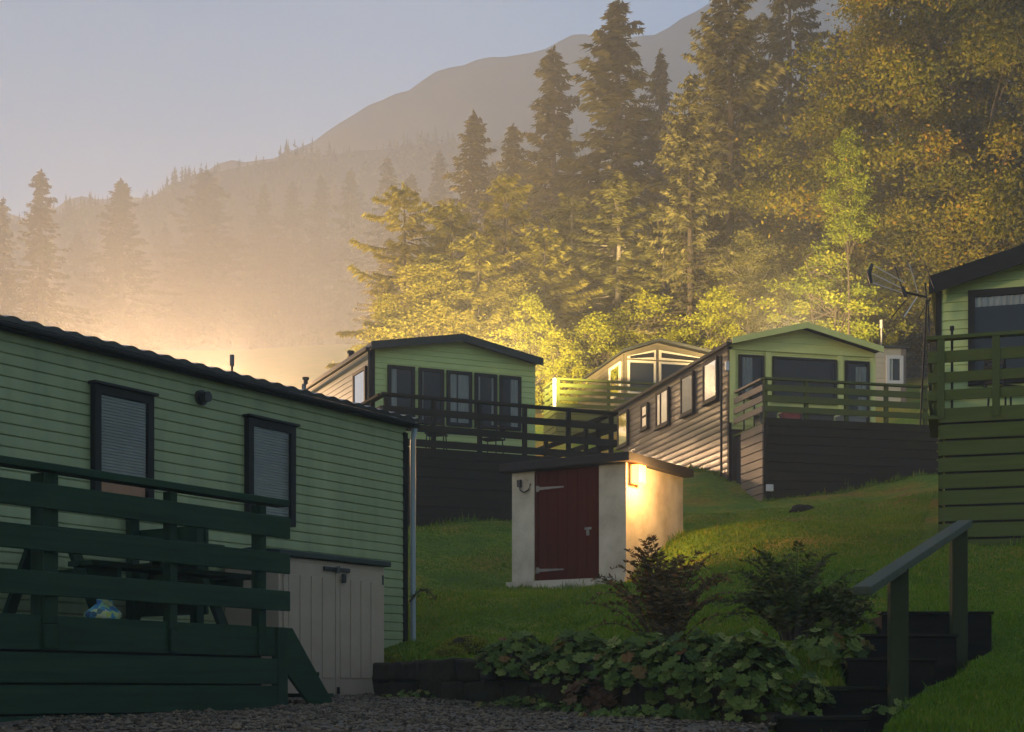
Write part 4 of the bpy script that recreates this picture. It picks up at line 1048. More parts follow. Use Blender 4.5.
# ------------------------------------------------------------------ trees
def conifer_mesh(H, Rmax, seed, m, droop=.45, start=.05, sprays=11, gap=.15, power=.85, bark='bark', leaf=1.0, step=1.0):
    """tapered trunk with limbs, and whorls of drooping boughs built from many needle sprays"""
    rng = np.random.default_rng(seed); C, D, L, W, T = [], [], [], [], []
    tr = MB(); tr.tube([(0, 0, -.6), (0, 0, H * .3), (.05, 0, H * .7), (0, 0, H * .985)], [H * .014, H * .011, H * .006, .02], 7)
    z = H * start; ph = rng.uniform(0, 6.28, 2)
    while z < H * .985:
        t = (z / H - start) / (1 - start); n = rng.integers(4, 7); base = rng.uniform(0, 6.28)
        for k in range(n):
            if rng.random() < gap: continue
            az = base + 6.28 * k / n + rng.normal(0, .25); ln = max(.25, Rmax * (1 - t) ** power * rng.uniform(.5, 1.2))
            d = np.array([math.cos(az), math.sin(az)]); ln *= 1 + .22 * math.sin(2 * az + ph[0] + 9 * t) + .16 * math.sin(az + ph[1] + 21 * t); rise = .32 * (t - .35)
            q = np.linspace(.12, 1, 5); px = d[0] * ln * q; py = d[1] * ln * q
            pz = z + ln * (rise * q - droop * q ** 2 * (1 - .6 * t) + .13 * q ** 4)
            if ln > .7: tr.tube(list(zip(px, py, pz)), list(np.linspace(.022 + .008 * ln, .008, 5)), 4, False)
            ns = int(3 + sprays * ln ** .9); s = rng.uniform(.12, 1.0, ns) ** .75
            cx = np.interp(s, q, px); cy = np.interp(s, q, py); cz = np.interp(s, q, pz)
            side = rng.choice([-1, 1], ns) * rng.uniform(.15, 1, ns) * (.06 + .20 * ln * (1.05 - s))
            sx, sy = -d[1] * side, d[0] * side; hang = np.abs(side) * .35 + rng.uniform(0, .16, ns)
            C.append(np.stack([cx + sx, cy + sy, cz - hang], 1))
            D.append(np.stack([d[0] * .6 + np.sign(side) * -d[1] * .75 + rng.normal(0, .25, ns), d[1] * .6 + np.sign(side) * d[0] * .75 + rng.normal(0, .25, ns), -.45 + rng.normal(0, .22, ns)], 1))
            L.append(rng.uniform(.34, .70, ns) * leaf); W.append(rng.uniform(.10, .20, ns) * leaf)
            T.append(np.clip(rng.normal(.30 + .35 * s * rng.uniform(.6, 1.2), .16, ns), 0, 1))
        z += step * rng.uniform(.30, .55) * (H / 24) * (1.15 - .5 * t)
    nt_ = 16; C.append(np.stack([rng.normal(0, .06, nt_), rng.normal(0, .06, nt_), H * (1 - .05 * rng.random(nt_))], 1)); D.append(np.stack([rng.normal(0, .5, nt_), rng.normal(0, .5, nt_), np.ones(nt_)], 1)); L.append(np.full(nt_, .5)); W.append(np.full(nt_, .12)); T.append(rng.random(nt_))
    V = diamonds(np.concatenate(C), np.concatenate(D), np.concatenate(L), np.concatenate(W), rng, np.array([0, 0, 1.0]), .45)
    return np_mesh('crown', V, 4, m, np.concatenate(T)), tr.mesh('trunk', M[bark]), H, Rmax

def broad_mesh(H, prof, seed, m, nclump, per, leaf, rc=(.5, .9), flat=.5, bark='bark', trunk_r=.18, lean=(0, 0), holes=.12, surface=.55, bare=.25, tintmix=(.45, .22), stems=1, hang=0.0, off=(0, 0)):
    """tapered trunk with curved limbs to each leaf clump; prof(t): crown radius at height share t"""
    rng = np.random.default_rng(seed); tr = MB(); C, N_, T = [], [], []
    trunks = []
    for s in range(stems):
        a = rng.uniform(0, 6.28); sp = 0 if stems == 1 else H * .07
        pts = [Vector((math.cos(a) * sp * q * 2 + lean[0] * q + rng.normal(0, .012 * H) * q, math.sin(a) * sp * q * 2 + lean[1] * q + rng.normal(0, .012 * H) * q, -.5 + (H * .93 + .5) * q)) for q in np.linspace(0, 1, 8)]
        tr.tube(pts, [trunk_r / math.sqrt(stems) * (1 - .88 * q) for q in np.linspace(0, 1, 8)], 8); trunks.append(pts)
    K = 0
    phase = rng.uniform(0, 6.28, 4)
    for i in range(nclump * 3):
        if K >= nclump: break
        t = rng.uniform(bare, 1.0); az = rng.uniform(0, 6.28)
        lobe = 1 + .22 * math.sin(3 * az + phase[0] + 5 * t) + .16 * math.sin(5 * az + phase[1] - 9 * t) + .12 * math.sin(13 * t + phase[2])
        if math.sin(4 * az + phase[3] + 11 * t) * math.sin(7 * t * 3 + phase[1]) > 1 - holes * 4: continue
        r = prof(t) * lobe * (rng.random() ** (1 - surface) if rng.random() < .85 else rng.random())
        c = Vector((math.cos(az) * r + lean[0] * t + off[0] * t, math.sin(az) * r + lean[1] * t + off[1] * t, H * t + rng.normal(0, .02 * H)))
        K += 1
        pts = trunks[i % len(trunks)]; zt = max(H * .10, c.z - (.35 + .5 * rng.random()) * (r + .6)); q = min(.98, max(.05, (zt + .5) / (H * .93 + .5))) * 7; j = min(6, int(q))
        b = pts[j].lerp(pts[j + 1], q - j); mid = b.lerp(c, .5) + Vector((rng.normal(0, .12), rng.normal(0, .12), .10 * r + rng.normal(0, .1)))
        if rng.random() < (.75 if nclump < 500 else .2): tr.tube([b, b.lerp(mid, .6), mid, mid.lerp(c, .6), c], [max(.018, trunk_r * .26 * (1.1 - t)), .03, .022, .016, .008], 4, False)
        n = int(per * rng.uniform(.6, 1.4)); s = rng.uniform(*rc)
        P = rng.normal(0, 1, (n, 3)) * np.array([s, s, s * flat]) * .62; P[:, 2] -= hang * np.abs(P[:, 0] ** 2 + P[:, 1] ** 2)
        C.append(P + np.array(c)); N_.append(n)
        T.append(np.clip(rng.normal(tintmix[0] + rng.normal(0, .17), tintmix[1], n), 0, 1))
    C = np.concatenate(C); T = np.concatenate(T); n = len(C)
    D = rng.normal(0, 1, (n, 3)) * np.array([1, 1, .6]); D[:, 2] -= .3
    V = diamonds(C, D, leaf * rng.uniform(.7, 1.4, n), leaf * rng.uniform(.4, .75, n), rng, np.array([0, 0, .8]), 1)
    return np_mesh('crown', V, 4, m, T), tr.mesh('trunk', M[bark]), H, max(prof(t) for t in np.linspace(bare, 1, 20))

def put_tree(name, proto, px, pytop, Y, label, group, rot=0, half=None, cat='tree', sink=0.0):
    crown, trunk, H, Rr = proto
    top = at(px, pytop, Y); z0 = gz(top.x, Y) - sink; s = (top.z - z0) / H
    sx = s if half is None else half * (1.5 if proto in LY + LYG else 1.22 if name in ('spruce_tree', 'fir_tree', 'pine_tree') else 1.1) * Y / F / Rr
    t = thing(name, label, cat, (top.x, Y, z0), rot, group); t.scale = (sx, sx, s)
    link('crown', crown, t); link('trunk', trunk, t)
    return t

LY = [conifer_mesh(18, 5.4, 161 + i, M['leaf_olive'], .20, .14, 42, gap=.12, power=.42, bark='bark_pale', leaf=1.0, step=2.3) for i in range(3)]
LYG = [conifer_mesh(14, 5.0, 171 + i, M['leaf_gold'], .22, .06, 42, gap=.12, power=.45, leaf=1.0, step=2.6) for i in range(3)]
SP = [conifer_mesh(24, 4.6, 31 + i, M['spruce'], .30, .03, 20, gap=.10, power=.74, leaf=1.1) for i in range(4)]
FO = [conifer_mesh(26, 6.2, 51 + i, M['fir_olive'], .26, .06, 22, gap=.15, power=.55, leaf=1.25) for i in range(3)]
PI = [conifer_mesh(22, 4.6, 71 + i, M['fir_olive'], .15, .38, 18, gap=.2, power=.5, bark='bark_red', leaf=1.2) for i in range(2)]
egg = lambda R_, lo=.2: (lambda t: R_ * max(.05, math.sin(math.pi * min(1, max(0, (t - lo) / (1.02 - lo))) ** .8)))
cone = lambda R_, lo=.1: (lambda t: R_ * max(.06, (1 - (t - lo) / (1.02 - lo)) ** .75 * min(1, .45 + (t - lo) * 3)))
GO = [broad_mesh(13, cone(4.2), 91 + i, M['leaf_gold'], 130, 270, .20, (.5, .95), .34, 'bark', .2, holes=.16, surface=.6, bare=.12) for i in range(3)]
OL = [broad_mesh(17, egg(4.0, .25), 101 + i, M['leaf_olive'], 150, 260, .20, (.45, .85), .5, 'bark_pale', .17, holes=.2, surface=.6, bare=.33) for i in range(3)]
LI = [broad_mesh(7, egg(2.3, .1), 111 + i, M['leaf_lime'], 70, 130, .17, (.3, .55), .5, 'bark', .09, holes=.15, surface=.6, bare=.12, stems=3) for i in range(2)]

CON = 'conifers standing singly in the mist'
# tall conifers one can single out, from the middle to the right
put_tree('spruce_tree', SP[0], 617, -4, 76, 'tallest dark spruce, its pointed tip just under the top edge left of centre right', 'tall dark spruces beside the mountain', .3, 95)
put_tree('spruce_tree', SP[1], 553, 46, 88, 'dark spruce left of the tallest one with a ragged blunt top', 'tall dark spruces beside the mountain', 1.4, 74)
put_tree('spruce_tree', SP[2], 474, 110, 96, 'hazy dark spruce with a narrow top above the golden trees', 'tall dark spruces beside the mountain', 2.2, 58)
put_tree('spruce_tree', SP[3], 512, 122, 92, 'shorter dark spruce between two taller spruces above the golden trees', 'tall dark spruces beside the mountain', 4.2, 52)
put_tree('spruce_tree', SP[2], 660, 48, 92, 'dark spruce partly hidden just right of the tallest spruce', 'tall dark spruces beside the mountain', 3.6, 50)
put_tree('fir_tree', FO[0], 730, -48, 66, 'large olive conifer with drooping boughs cut by the top edge', 'big olive conifers on the right', .5, 78)
put_tree('fir_tree', FO[1], 790, -75, 74, 'dark olive conifer behind the autumn beech, cut by the top edge', 'big olive conifers on the right', 2.0, 70)
put_tree('fir_tree', FO[2], 690, 70, 60, 'soft olive conifer with feathery boughs below the large olive conifer', 'big olive conifers on the right', 3.1, 52)
# hazy conifers at the left
for i, (px, py, Y, hf, k, lab) in enumerate([
        (3, 196, 218, 26, 0, 'dark pointed spruce at the left edge in the mist'),
        (41, 169, 214, 40, 1, 'darkest spruce of the left mist with a sharp tall tip'),
        (121, 178, 283, 46, 2, 'broad hazy conifer standing apart in the left mist'),
        (206, 170, 320, 62, 3, 'widest pale hazy conifer in the middle of the mist'),
        (264, 182, 336, 30, 0, 'narrow pale conifer right of the widest hazy one'),
        (293, 180, 331, 30, 1, 'pale hazy conifer with a thin tip, second right of the widest one'),
        (321, 173, 320, 26, 2, 'pale hazy conifer with a lollipop shaped thin tip in the mist'),
        (351, 168, 302, 34, 3, 'pale brown conifer at the right end of the misty row'),
        (388, 156, 244, 40, 0, 'brownish conifer just left above the golden trees in the mist'),
        (412, 172, 221, 36, 2, 'brownish conifer behind the golden trees, left of the hazy dark spruce'),
        (440, 150, 233, 34, 1, 'faint conifer left of the hazy dark spruce, half lost in mist'),
        (236, 206, 358, 34, 2, 'small faint conifer low behind the widest hazy one'),
        (78, 232, 320, 30, 3, 'small faint conifer between the darkest spruce and the broad hazy one'),
        (165, 226, 350, 32, 1, 'small faint conifer left of the widest hazy one')]):
    put_tree('spruce_tree', SP[k], px, py, Y, lab, CON, i * 1.3, hf)
# golden lit trees behind the middle caravan
for i, (px, py, Y, hf, lab) in enumerate([
        (404, 182, 66, 52, 'golden green tree at the left end of the lit row with layered boughs'),
        (452, 200, 64, 56, 'golden green tree with layered boughs above the middle caravan ridge'),
        (505, 176, 66, 54, 'tall golden green tree right of the middle caravan ridge'),
        (430, 262, 60, 60, 'low spreading golden tree just above the left roof slope of the middle caravan'),
        (512, 286, 60, 50, 'low bright golden tree right over the middle caravan roof'),
        (386, 300, 60, 34, 'pale golden bush at the left edge of the lit trees'),
        (478, 232, 60, 46, 'middle sized golden tree just right of the middle caravan ridge'),
        (545, 226, 62, 48, 'golden tree between the middle ridge and the pale straight trunk')]):
    put_tree('golden_tree', LYG[i % 3] if i < 3 or i > 5 else GO[i % 3], px, py, Y, lab, 'golden trees lit behind the middle caravan', i * 2.1, hf)
# olive broadleaved trees
for i, (px, py, Y, hf, k, lab) in enumerate([
        (618, 178, 64, 66, 0, 'olive broadleaved tree with a pale straight trunk behind the cream caravan'),
        (572, 196, 66, 48, 1, 'olive broadleaved tree with layered crown left of the pale trunk'),
        (664, 232, 62, 48, 2, 'olive broadleaved tree above the cream caravan gable, right of the pale trunk'),
        (702, 128, 68, 52, 1, 'tall soft olive tree with a shaggy crown left of the big conifer'),
        (748, 236, 60, 44, 0, 'olive tree above the olive caravan gable, with its trunk in shade')]):
    put_tree('broadleaved_tree', LY[k] if i < 4 else OL[k], px, py, Y, lab, 'olive broadleaved trees behind the caravans', i * 1.7, hf)
# lime green shrubs and saplings
for i, (px, py, Y, hf, k, lab) in enumerate([
        (560, 330, 57, 32, 0, 'bright lime bush between the middle caravan and the cream caravan'),
        (598, 318, 58, 40, 1, 'lime bush left of the cream caravan, below the pale trunk'),
        (530, 300, 58, 34, 1, 'brightest lime bush over the right roof slope of the middle caravan'),
        (650, 296, 60, 44, 0, 'olive lime bush directly behind the cream caravan roof'),
        (720, 292, 56, 38, 1, 'dull lime bush over the left of the olive gable')]):
    put_tree('lime_bush', LI[k], px, py, Y, lab, 'lime bushes behind the caravans', i * 2.3, hf, 'bush')
LG_ = [broad_mesh(7, egg(2.3, .1), 115, M['leaf_green'], 80, 130, .17, (.3, .55), .5, 'bark', .09, holes=.15, surface=.6, bare=.12, stems=3)]
SL = broad_mesh(15, lambda t: 1.9 * (.35 + 1.0 * math.exp(-((t - .55) / .16) ** 2) * .55 + .75 * math.exp(-((t - .78) / .12) ** 2) * .6), 131, M['leaf_green'], 120, 110, .17, (.3, .6), .6, 'bark', .1, holes=.2, bare=.60, tintmix=(.35, .25))
put_tree('sapling', SL, 848, 140, 54, 'slender bright green tree in front of the autumn beech', 'bright green growth under the beech', 0, 21)
put_tree('lime_bush', LG_[0], 826, 246, 55, 'yellow green bush above the olive gable, right of the pine trunks', 'bright green growth under the beech', 1, 46, 'bush')
put_tree('lime_bush', LI[1], 872, 268, 57, 'darker green bush behind the small cream caravan end', 'bright green growth under the beech', 4, 36, 'bush')
# big autumn beech
def beech(t):
    return 8.2 * max(.1, math.sin(math.pi * min(1, max(0, (t - .12) / .92)) ** .75))
BE = broad_mesh(19, beech, 141, M['leaf_beech'], 800, 400, .15, (.5, 1.0), .5, 'bark', .42, holes=.08, surface=.45, bare=.15, tintmix=(.42, .2), hang=.24)
put_tree('beech_tree', BE, 972, -110, 58, 'huge autumn beech with orange brown outer leaves filling the upper right', None, .4, 190)
put_tree('beech_tree', broad_mesh(15, egg(5.5, .1), 143, M['leaf_beech'], 260, 400, .15, (.5, .95), .55, 'bark', .25, holes=.12, surface=.65, bare=.12, tintmix=(.35, .2), hang=.1), 945, 130, 62, 'lower olive beech with hanging boughs behind the TV aerial', None, 2.4, 120)
# pines with orange trunks in the wood
for i, (px, py, Y, hf, k) in enumerate([(756, 60, 78, 50, 0), (741, 120, 72, 40, 1), (812, 90, 72, 50, 1), (838, 30, 80, 55, 0), (780, 150, 66, 36, 0), (700, 110, 80, 40, 1)]):
    put_tree('pine_tree', PI[k], px, py, Y, ['pine with a bare orange trunk right of the big conifer', 'pine with a thin orange trunk above the olive gable', 'pine with a dark orange trunk left of the bright sapling', 'pine half hidden behind the autumn beech', 'short pine above the olive gable, between two orange trunks', 'pine behind the shaggy olive tree'][i], 'pines with orange trunks in the wood', i * 1.9, hf)
# the wood behind: dark spruces packed close
rng = np.random.default_rng(77); k = 0
for row, (Y, top0) in enumerate([(84, 205), (100, 150), (118, 120)]):
    for px in np.arange(455 if row == 0 else 400, 1190, 46 if row == 0 else 42):
        pxx = px + rng.uniform(-12, 12); Yy = Y + rng.uniform(-5, 5)
        skyline = np.interp(pxx, [400, 440, 480, 520, 560, 620, 660, 700, 760, 1200], [225, 190, 150, 150, 110, 90, 90, 20, -70, -140])
        put_tree('spruce_tree', SP[k % 4], pxx, max(skyline + 12, top0 * 1.0 - (pxx - 640) * .2 + rng.uniform(-20, 25)), Yy, 'dark spruce packed in the wood behind the caravans', 'dark spruces packed in the wood', k * 1.1, 34 + rng.uniform(-5, 10)); k += 1

# ------------------------------------------------------------------ garden plants
def leaf_rosette(name, label, group, cx, cy, rx, ry, n, seed, base=None, size=(.05, .085), mtl='leaf_low', h=.24, droop_front=.0, cat='plant'):
    """a clump of lobed, cupped leaves on thin stalks"""
    rng = np.random.default_rng(seed); z0 = base if base is not None else gz(cx, cy)
    t = thing(name, label, cat, (cx, cy, z0), 0, group); V, T, stalk = [], [], MB()
    k = 20; ang = np.linspace(0, 2 * np.pi, k, endpoint=False)
    lob = 1 + .17 * np.cos(ang * 7) ; lob[0] *= .45
    for i in range(n):
        a = rng.uniform(0, 6.28); q = math.sqrt(rng.random())
        lx, ly = math.cos(a) * rx * q, math.sin(a) * ry * q
        lz = h * (1 - .75 * q ** 2) * rng.uniform(.45, 1.1) + .02
        if ly < -ry * .25: lz -= droop_front * (-ly / ry) * rng.uniform(.2, 1.3)
        s = rng.uniform(*size); nrm = Vector((math.cos(a) * q * .7 + rng.normal(0, .25), math.sin(a) * q * .7 - .25 + rng.normal(0, .25), .8)).normalized()
        X_ = nrm.cross(Vector((math.cos(a), math.sin(a), .1))).normalized(); Y_ = nrm.cross(X_)
        c = np.array((lx, ly, lz)); rr = s * lob
        rim = c + np.outer(rr * np.cos(ang), X_) + np.outer(rr * np.sin(ang), Y_) + np.outer(.22 * rr * (.5 + .5 * np.cos(ang * 7)) - .05 * s, nrm) * .8
        cen = c - np.array(nrm) * s * .12
        for j in range(k):
            V += [cen, rim[j], rim[(j + 1) % k]]
        T += [min(1, max(0, rng.normal(.45, .25)))] * k
        if i % 3 == 0: stalk.tube([(lx * .35, ly * .35, .0), (lx * .7, ly * .7, lz * .7), (lx, ly, lz)], .004, 4, False)
    link('leaves', np_mesh('leaves', np.array(V), 3, M[mtl], T), t); link('stalks', stalk.mesh('stalks', M['fern']), t)
    return t
def wp(px, Y): return (px - 512) * Y / F
def wall_y(x):                                        # foot line of the wall
    return WL0[1] + (x - WL0[0]) * wd[1] / wd[0]
LG = 'broad leaved plants trailing over the stone wall'
for i, (px, rx, ry, n, dr, lab) in enumerate([
        (518, .40, .30, 280, .12, 'broad leaved plant at the left end of the row on the wall'),
        (578, .40, .32, 300, .22, 'broad leaved plant left of the reddish leaves, over the wall'),
        (645, .42, .34, 330, .28, 'broad leaved plant in front of the russet shrub, over the wall'),
        (708, .42, .36, 390, .44, 'largest broad leaved plant, hanging furthest down the wall'),
        (766, .32, .36, 330, .46, 'broad leaved plant beside the dark steps, hanging over the wall')]):
    Yw = wall_y(wp(px, 12.8)); x = wp(px, Yw + .15)
    leaf_rosette('leafy_plant', lab, LG, x, wall_y(x) + .14, rx, ry, n, 300 + i, size=(.022, .066), droop_front=dr, h=.27, base=1.74 + .02 * (4 - i) - .03)
x = wp(598, 12.9); leaf_rosette('leafy_plant', 'reddish brown leaved plant hanging down the middle of the stone wall', LG, x, wall_y(x) - .02, .30, .12, 60, 320, 1.50, (.045, .08), 'leaf_rust', .2, .12)
x = wp(835, 11.6); leaf_rosette('leafy_plant', 'small broad leaved plant left of the steps under the dark shrub', LG, x, 11.75, .30, .26, 80, 321, None, (.04, .07), 'leaf_low', .22, .1)
x = wp(690, 11.0); leaf_rosette('leafy_plant', 'low green plant on the gravel at the foot of the wall', LG, x, wall_y(x) - .20, .85, .12, 170, 322, 1.36, (.03, .055), 'leaf_low', .10, .0)
x = wp(590, 12.4); leaf_rosette('leafy_plant', 'thin low green plant creeping at the wall foot below the reddish leaves', LG, x, wall_y(x) - .15, .55, .09, 60, 323, 1.41, (.022, .04), 'leaf_low', .08, .0)
x = wp(530, 13.4); leaf_rosette('leafy_plant', 'low pale weeds on the gravel edge below the left end of the wall plants', LG, x, wall_y(x) - .14, .45, .08, 80, 326, 1.44, (.02, .038), 'leaf_low', .09, .0)
x = wp(425, 14.4); leaf_rosette('leafy_plant', 'tiny weeds at the foot of the bare left part of the stone wall', LG, x, wall_y(x) - .12, .42, .07, 60, 327, 1.50, (.018, .034), 'leaf_low', .08, .0)
x = wp(900, 10.1); leaf_rosette('leafy_plant', 'tiny pale green plant at the foot of the front handrail post', LG, x, 10.25, .20, .10, 24, 324, 1.42, (.025, .04), 'leaf_low', .08, .0)

x = wp(806, 10.9); leaf_rosette('leafy_plant', 'broad leaved plant lapping the lowest dark step', LG, x, 10.75, .16, .22, 80, 325, 1.48, (.02, .055), 'leaf_low', .2, .2)
def frond_shrub(name, label, px, Y, hgt, spread, n, seed, mtl, lean=0.0):
    """many arching stems set with small leaflets"""
    rng = np.random.default_rng(seed); x = wp(px, Y); z0 = gz(x, Y)
    t = thing(name, label, 'shrub', (x, Y, z0), 0); C, D, L, W, T = [], [], [], [], []; stem = MB()
    for i in range(n):
        a = rng.uniform(0, 6.28); q = rng.uniform(.25, 1); hh = hgt * rng.uniform(.5, 1.05) * (1 - .30 * q ** 2)
        e = np.array([math.cos(a) * spread * q * 1.25 + lean, math.sin(a) * spread * q * .8, hh]); b = np.array([math.cos(a) * .12 * q, math.sin(a) * .10 * q, 0])
        s = np.linspace(0, 1, 9)[:, None]; P = b + (e - b) * np.concatenate([s ** 1.5, s ** 1.5, 1 - (1 - s) ** 1.5], 1)
        P[:, 2] -= .16 * q * hgt * s[:, 0] ** 4 * rng.uniform(.2, 2); stem.tube([tuple(p) for p in P], list(np.linspace(.006, .002, 9)), 4, False)
        m_ = 46; u = np.linspace(.16, 1, m_) + rng.normal(0, .01, m_); c = np.stack([np.interp(u, s[:, 0], P[:, j]) for j in range(3)], 1)
        sgn = np.where(np.arange(m_) % 2, 1, -1); tw = rng.normal(0, .5); az = a + math.pi / 2
        ln = .060 * np.sin(np.clip(u, 0, 1) * 2.75) ** .8 * rng.uniform(.6, 1.25, m_) + .012
        d = np.stack([np.cos(az) * sgn + .35 * math.cos(a) + rng.normal(0, .2, m_), np.sin(az) * sgn + .35 * math.sin(a) + rng.normal(0, .2, m_), .25 + tw * sgn * .5 + rng.normal(0, .2, m_)], 1); d = unit(d)
        C.append(c + d * ln[:, None] * .55); D.append(d); L.append(ln * 1.15); W.append(ln * .30 + .006); T.append(np.clip(rng.normal(.45, .25, m_), 0, 1))
    V = diamonds(np.concatenate(C), np.concatenate(D), np.concatenate(L), np.concatenate(W), rng)
    link('foliage', np_mesh('foliage', V, 4, M[mtl], np.concatenate(T)), t); link('stems', stem.mesh('stems', M['bark']), t)
    return t
frond_shrub('shrub', 'feathery russet shrub in front of the lit hut wall', 664, 13.1, 1.02, .60, 72, 401, 'fern_rust')
frond_shrub('shrub', 'dark feathery shrub between the russet shrub and the steps', 794, 12.4, .82, .62, 92, 402, 'fern')
frond_shrub('shrub', 'low dark shrub close to the left edge of the steps', 838, 12.3, .40, .30, 34, 403, 'fern')
# dead grass at the foot of the russet shrub
rng = np.random.default_rng(61); N = 420; x0, y0 = wp(668, 12.9), 12.95; z0 = gz(x0, y0)
a = rng.uniform(0, 6.28, N); l = rng.uniform(.12, .34, N); q = rng.uniform(.3, 1, N)
Bp = np.stack([rng.normal(0, .16, N), rng.normal(0, .08, N), np.zeros(N)], 1); Tp = Bp + np.stack([np.cos(a) * l * q, np.sin(a) * l * q * .6, l * (1.05 - .75 * q)], 1)
sd = np.stack([-np.sin(a), np.cos(a), np.zeros(N)], 1) * .005
t = thing('grass_tuft', 'tuft of dead reddish grass at the foot of the russet shrub', 'grass tuft', (x0, y0, z0))
link('blades', np_mesh('blades', np.stack([Bp - sd, Bp + sd, Tp], 1).reshape(-1, 3), 3, M['leaf_rust'], rng.random(N)), t)
# fern sprig drooping from the corner of A
t = thing('fern_sprig', 'small dark drooping fern sprig by the downpipe of the near caravan', 'plant', tuple(at(408, 606, 17.3)))
st_ = MB(); p0 = Vector((0, 0, .02)); pts = [Vector((.02 + .30 * s, -.05 * s, .05 + .17 * math.sin(s * 2.6) - .06 * s)) for s in np.linspace(0, 1, 9)]
st_.tube(pts, list(np.linspace(.014, .006, 9)), 5, False); part_ = link('stem', st_.mesh('stem', M['bark']), t)
rng = np.random.default_rng(8); C_ = []; D_ = []
for s in np.linspace(.1, 1, 30):
    p = pts[min(8, int(s * 8))].lerp(pts[min(8, int(s * 8) + 1)], s * 8 - int(s * 8)); C_.append(np.array(p) + rng.normal(0, .012, 3)); D_.append(rng.normal(0, 1, 3))
link('leaves', np_mesh('leaves', diamonds(np.array(C_), np.array(D_), np.full(30, .09), np.full(30, .03), rng), 4, M['fern'], rng.random(30)), t)
# mossy cushion and the stone beside it, dark lump on the upper lawn
def lump(name, label, cat, p, rx, ry, rz, m, seed, tuft=None):
    t = thing(name, label, cat, tuple(p)); bm = bmesh.new(); bmesh.ops.create_icosphere(bm, subdivisions=4, radius=1)
    for v in bm.verts:
        n = noise.fractal(v.co * 1.7 + Vector((seed, 0, 0)), 1, 2, 5); v.co = v.co * (1 + .18 * n); v.co.x *= rx; v.co.y *= ry; v.co.z *= rz
    me = bpy.data.meshes.new('mound'); bm.to_mesh(me); bm.free(); me.materials.append(m); me.polygons.foreach_set('use_smooth', [True] * len(me.polygons)); link('mound', me, t)
    if tuft:
        rng = np.random.default_rng(seed); N = 2600; d = unit(rng.normal(0, 1, (N, 3))); d[:, 2] = np.abs(d[:, 2]); C = d * np.array([rx, ry, rz]) * 1.02
        link('moss', np_mesh('moss', diamonds(C, d + rng.normal(0, .5, (N, 3)), rng.uniform(.025, .055, N), rng.uniform(.012, .024, N), rng), 4, M[tuft], rng.random(N)), t)
xm, ym = wp(466, 15.4), 15.4
lump('moss_mound', 'yellow green moss cushion on the lawn edge above the stone wall', 'moss', (xm, ym, gz(xm, ym) + .03), .28, .20, .17, M['stone'], 3, 'moss')
xm, ym = wp(448, 15.2), 15.2
lump('moss_mound', 'lower moss cushion on the lawn left of the yellow green one', 'moss', (xm, ym, gz(xm, ym) + .02), .20, .15, .11, M['stone'], 5, 'moss')
xm, ym = wp(803, 30.5), 30.5
lump('earth_mound', 'small dark molehill on the upper lawn before the log caravan deck', 'mound', (xm, ym, gz(xm, ym)), .26, .2, .13, M['sleeper'], 9)
build_grass()
# ------------------------------------------------------------------ lamps the place has
def street_lamp(label, px, py, Y, watt, aim=None, col=(1.0, .60, .31)):
    p = at(px, py, Y); z0 = gz(p.x, p.y)
    t = thing('street_lamp', label, 'street lamp', (p.x, p.y, z0), 0, 'site lamps behind the caravans'); h = p.z
    part('pole', MB().tube([(0, 0, z0 - .3), (0, 0, z0 + 1), (0, 0, h - .05)], [.06, .05, .035], 10), M['metal_grey'], t)
    hd = part('head', MB().tube([(0, 0, h + .16), (0, 0, h + .18), (0, 0, h + .24)], [.22, .24, .08], 14), M['metal_dark'], t)
    part('lens', MB().tube([(0, 0, h - .04), (0, 0, h + .06), (0, 0, h + .158)], [.09, .15, .15], 12), M['lamp_street'], t, parent=hd)
    l = bpy.data.lights.new('lamp_light', 'SPOT' if aim else 'POINT'); l.energy = watt; l.color = (1.0, .70, .30) if aim else col; l.shadow_soft_size = .2
    o = bpy.data.objects.new('lamp_light', l); COL.objects.link(o); o.location = (p.x, p.y, h - .28)
    if aim:
        l.spot_size = R(84); l.spot_blend = .7; o.location = (p.x, p.y + .3, h + .1)
        o.rotation_euler = (Vector(at(*aim)) - o.location).to_track_quat('-Z', 'Y').to_euler()
    return t
street_lamp('sodium lamp on a pole behind the near caravan roof, left', 165, 398, 44, LAMP1)
street_lamp('sodium lamp on a pole in the mist, nearest to the golden trees', 262, 402, 74, LAMP0 * .5)
street_lamp('sodium lamp on a pole in the mist below the widest hazy conifer', 196, 388, 92, LAMP0)
street_lamp('sodium lamp on a pole in the mist below the broad hazy conifer', 90, 362, 108, LAMP0 * .8)
street_lamp('sodium lamp on a pole behind the left roof slope of the middle caravan', 380, 384, 46, LAMP5, (440, 230, 66))
street_lamp('sodium lamp on a pole behind the right roof slope of the middle caravan', 500, 382, 45, LAMP2, (535, 150, 66))
street_lamp('sodium lamp on a pole behind the olive caravan gable', 792, 352, 44, LAMP4, (812, 110, 62))
l = bpy.data.lights.new('hut_light', 'POINT'); l.energy = LAMP3; l.color = (1.0, .54, .18); l.shadow_soft_size = .05
o = bpy.data.objects.new('hut_light', l); COL.objects.link(o); o.location = HUTLAMP

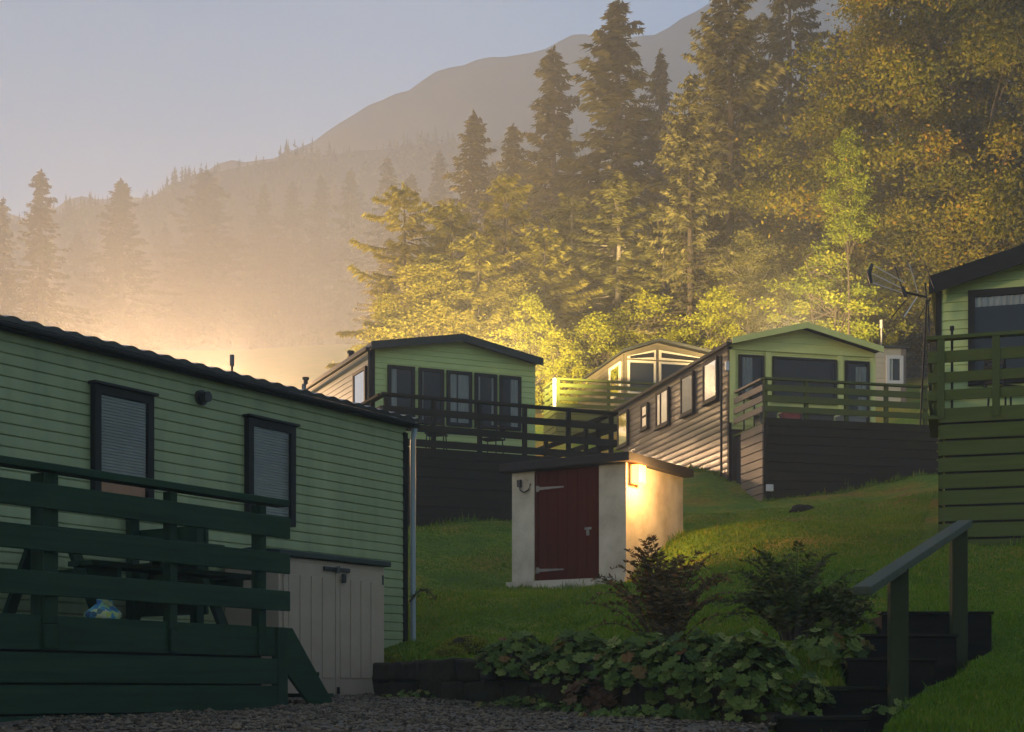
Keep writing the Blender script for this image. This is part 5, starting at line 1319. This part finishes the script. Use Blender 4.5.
# ------------------------------------------------------------------ haze, sky, sun, camera
hz_ = MB().box(-690, 690, -290, 780, -8, 285)
me = bpy.data.meshes.new('haze'); me.from_pydata(hz_.v, [], hz_.f)
hm = bpy.data.materials.new('damp evening mist'); hm.use_nodes = True; nt = hm.node_tree; nt.nodes.clear()
ou = nt.nodes.new('ShaderNodeOutputMaterial'); pv = nt.nodes.new('ShaderNodeVolumePrincipled')
pv.inputs['Color'].default_value = (.91, .93, .955, 1); pv.inputs['Density'].default_value = HAZE; pv.inputs['Anisotropy'].default_value = .05
nt.links.new(pv.outputs[0], ou.inputs['Volume']); me.materials.append(hm)
tag(link('haze', me), kind='stuff')

w = bpy.data.worlds.new('World'); scene.world = w; w.use_nodes = True; nt = w.node_tree
sk = nt.nodes.new('ShaderNodeTexSky'); sk.sky_type = 'NISHITA'; sk.sun_disc = False
sk.sun_elevation = R(SUN_EL); sk.sun_rotation = R(SUN_AZ); sk.air_density = 1.0; sk.dust_density = .5; sk.ozone_density = 3.0
nt.links.new(sk.outputs[0], nt.nodes['Background'].inputs[0]); nt.nodes['Background'].inputs[1].default_value = SKY
sl = bpy.data.lights.new('sun', 'SUN'); sl.energy = SUN; sl.angle = R(3); sl.color = (1.0, .72, .49)
so = bpy.data.objects.new('sun', sl); COL.objects.link(so)
dv = Vector((math.sin(R(SUN_AZ)) * math.cos(R(SUN_EL)), math.cos(R(SUN_AZ)) * math.cos(R(SUN_EL)), math.sin(R(SUN_EL))))
so.rotation_euler = dv.to_track_quat('Z', 'Y').to_euler(); so.location = dv * 300

cam = bpy.data.cameras.new('camera'); co_ = bpy.data.objects.new('camera', cam); COL.objects.link(co_)
co_.location = (0, 0, CH); co_.rotation_euler = (R(90), 0, 0)
cam.sensor_fit = 'HORIZONTAL'; cam.sensor_width = 36; cam.lens = F * 36 / 1024; cam.shift_y = (HY - 366) / 1024
cam.clip_start = .1; cam.clip_end = 4000
scene.camera = co_
vs_ = scene.view_settings; vs_.view_transform = 'Standard'; vs_.look = 'None'; vs_.exposure = EXPO; vs_.gamma = 1; vs_.use_curve_mapping = False
scene.render.engine = 'CYCLES'
cy = scene.cycles; cy.use_denoising = True; cy.max_bounces = 7; cy.diffuse_bounces = 3; cy.glossy_bounces = 3; cy.transmission_bounces = 4; cy.transparent_max_bounces = 8
cy.volume_bounces = 3; cy.sample_clamp_indirect = 6; cy.use_adaptive_sampling = True; cy.adaptive_threshold = .01
for nm in ('denoiser',):
    try: cy.denoiser = 'OPENIMAGEDENOISE'
    except Exception: pass
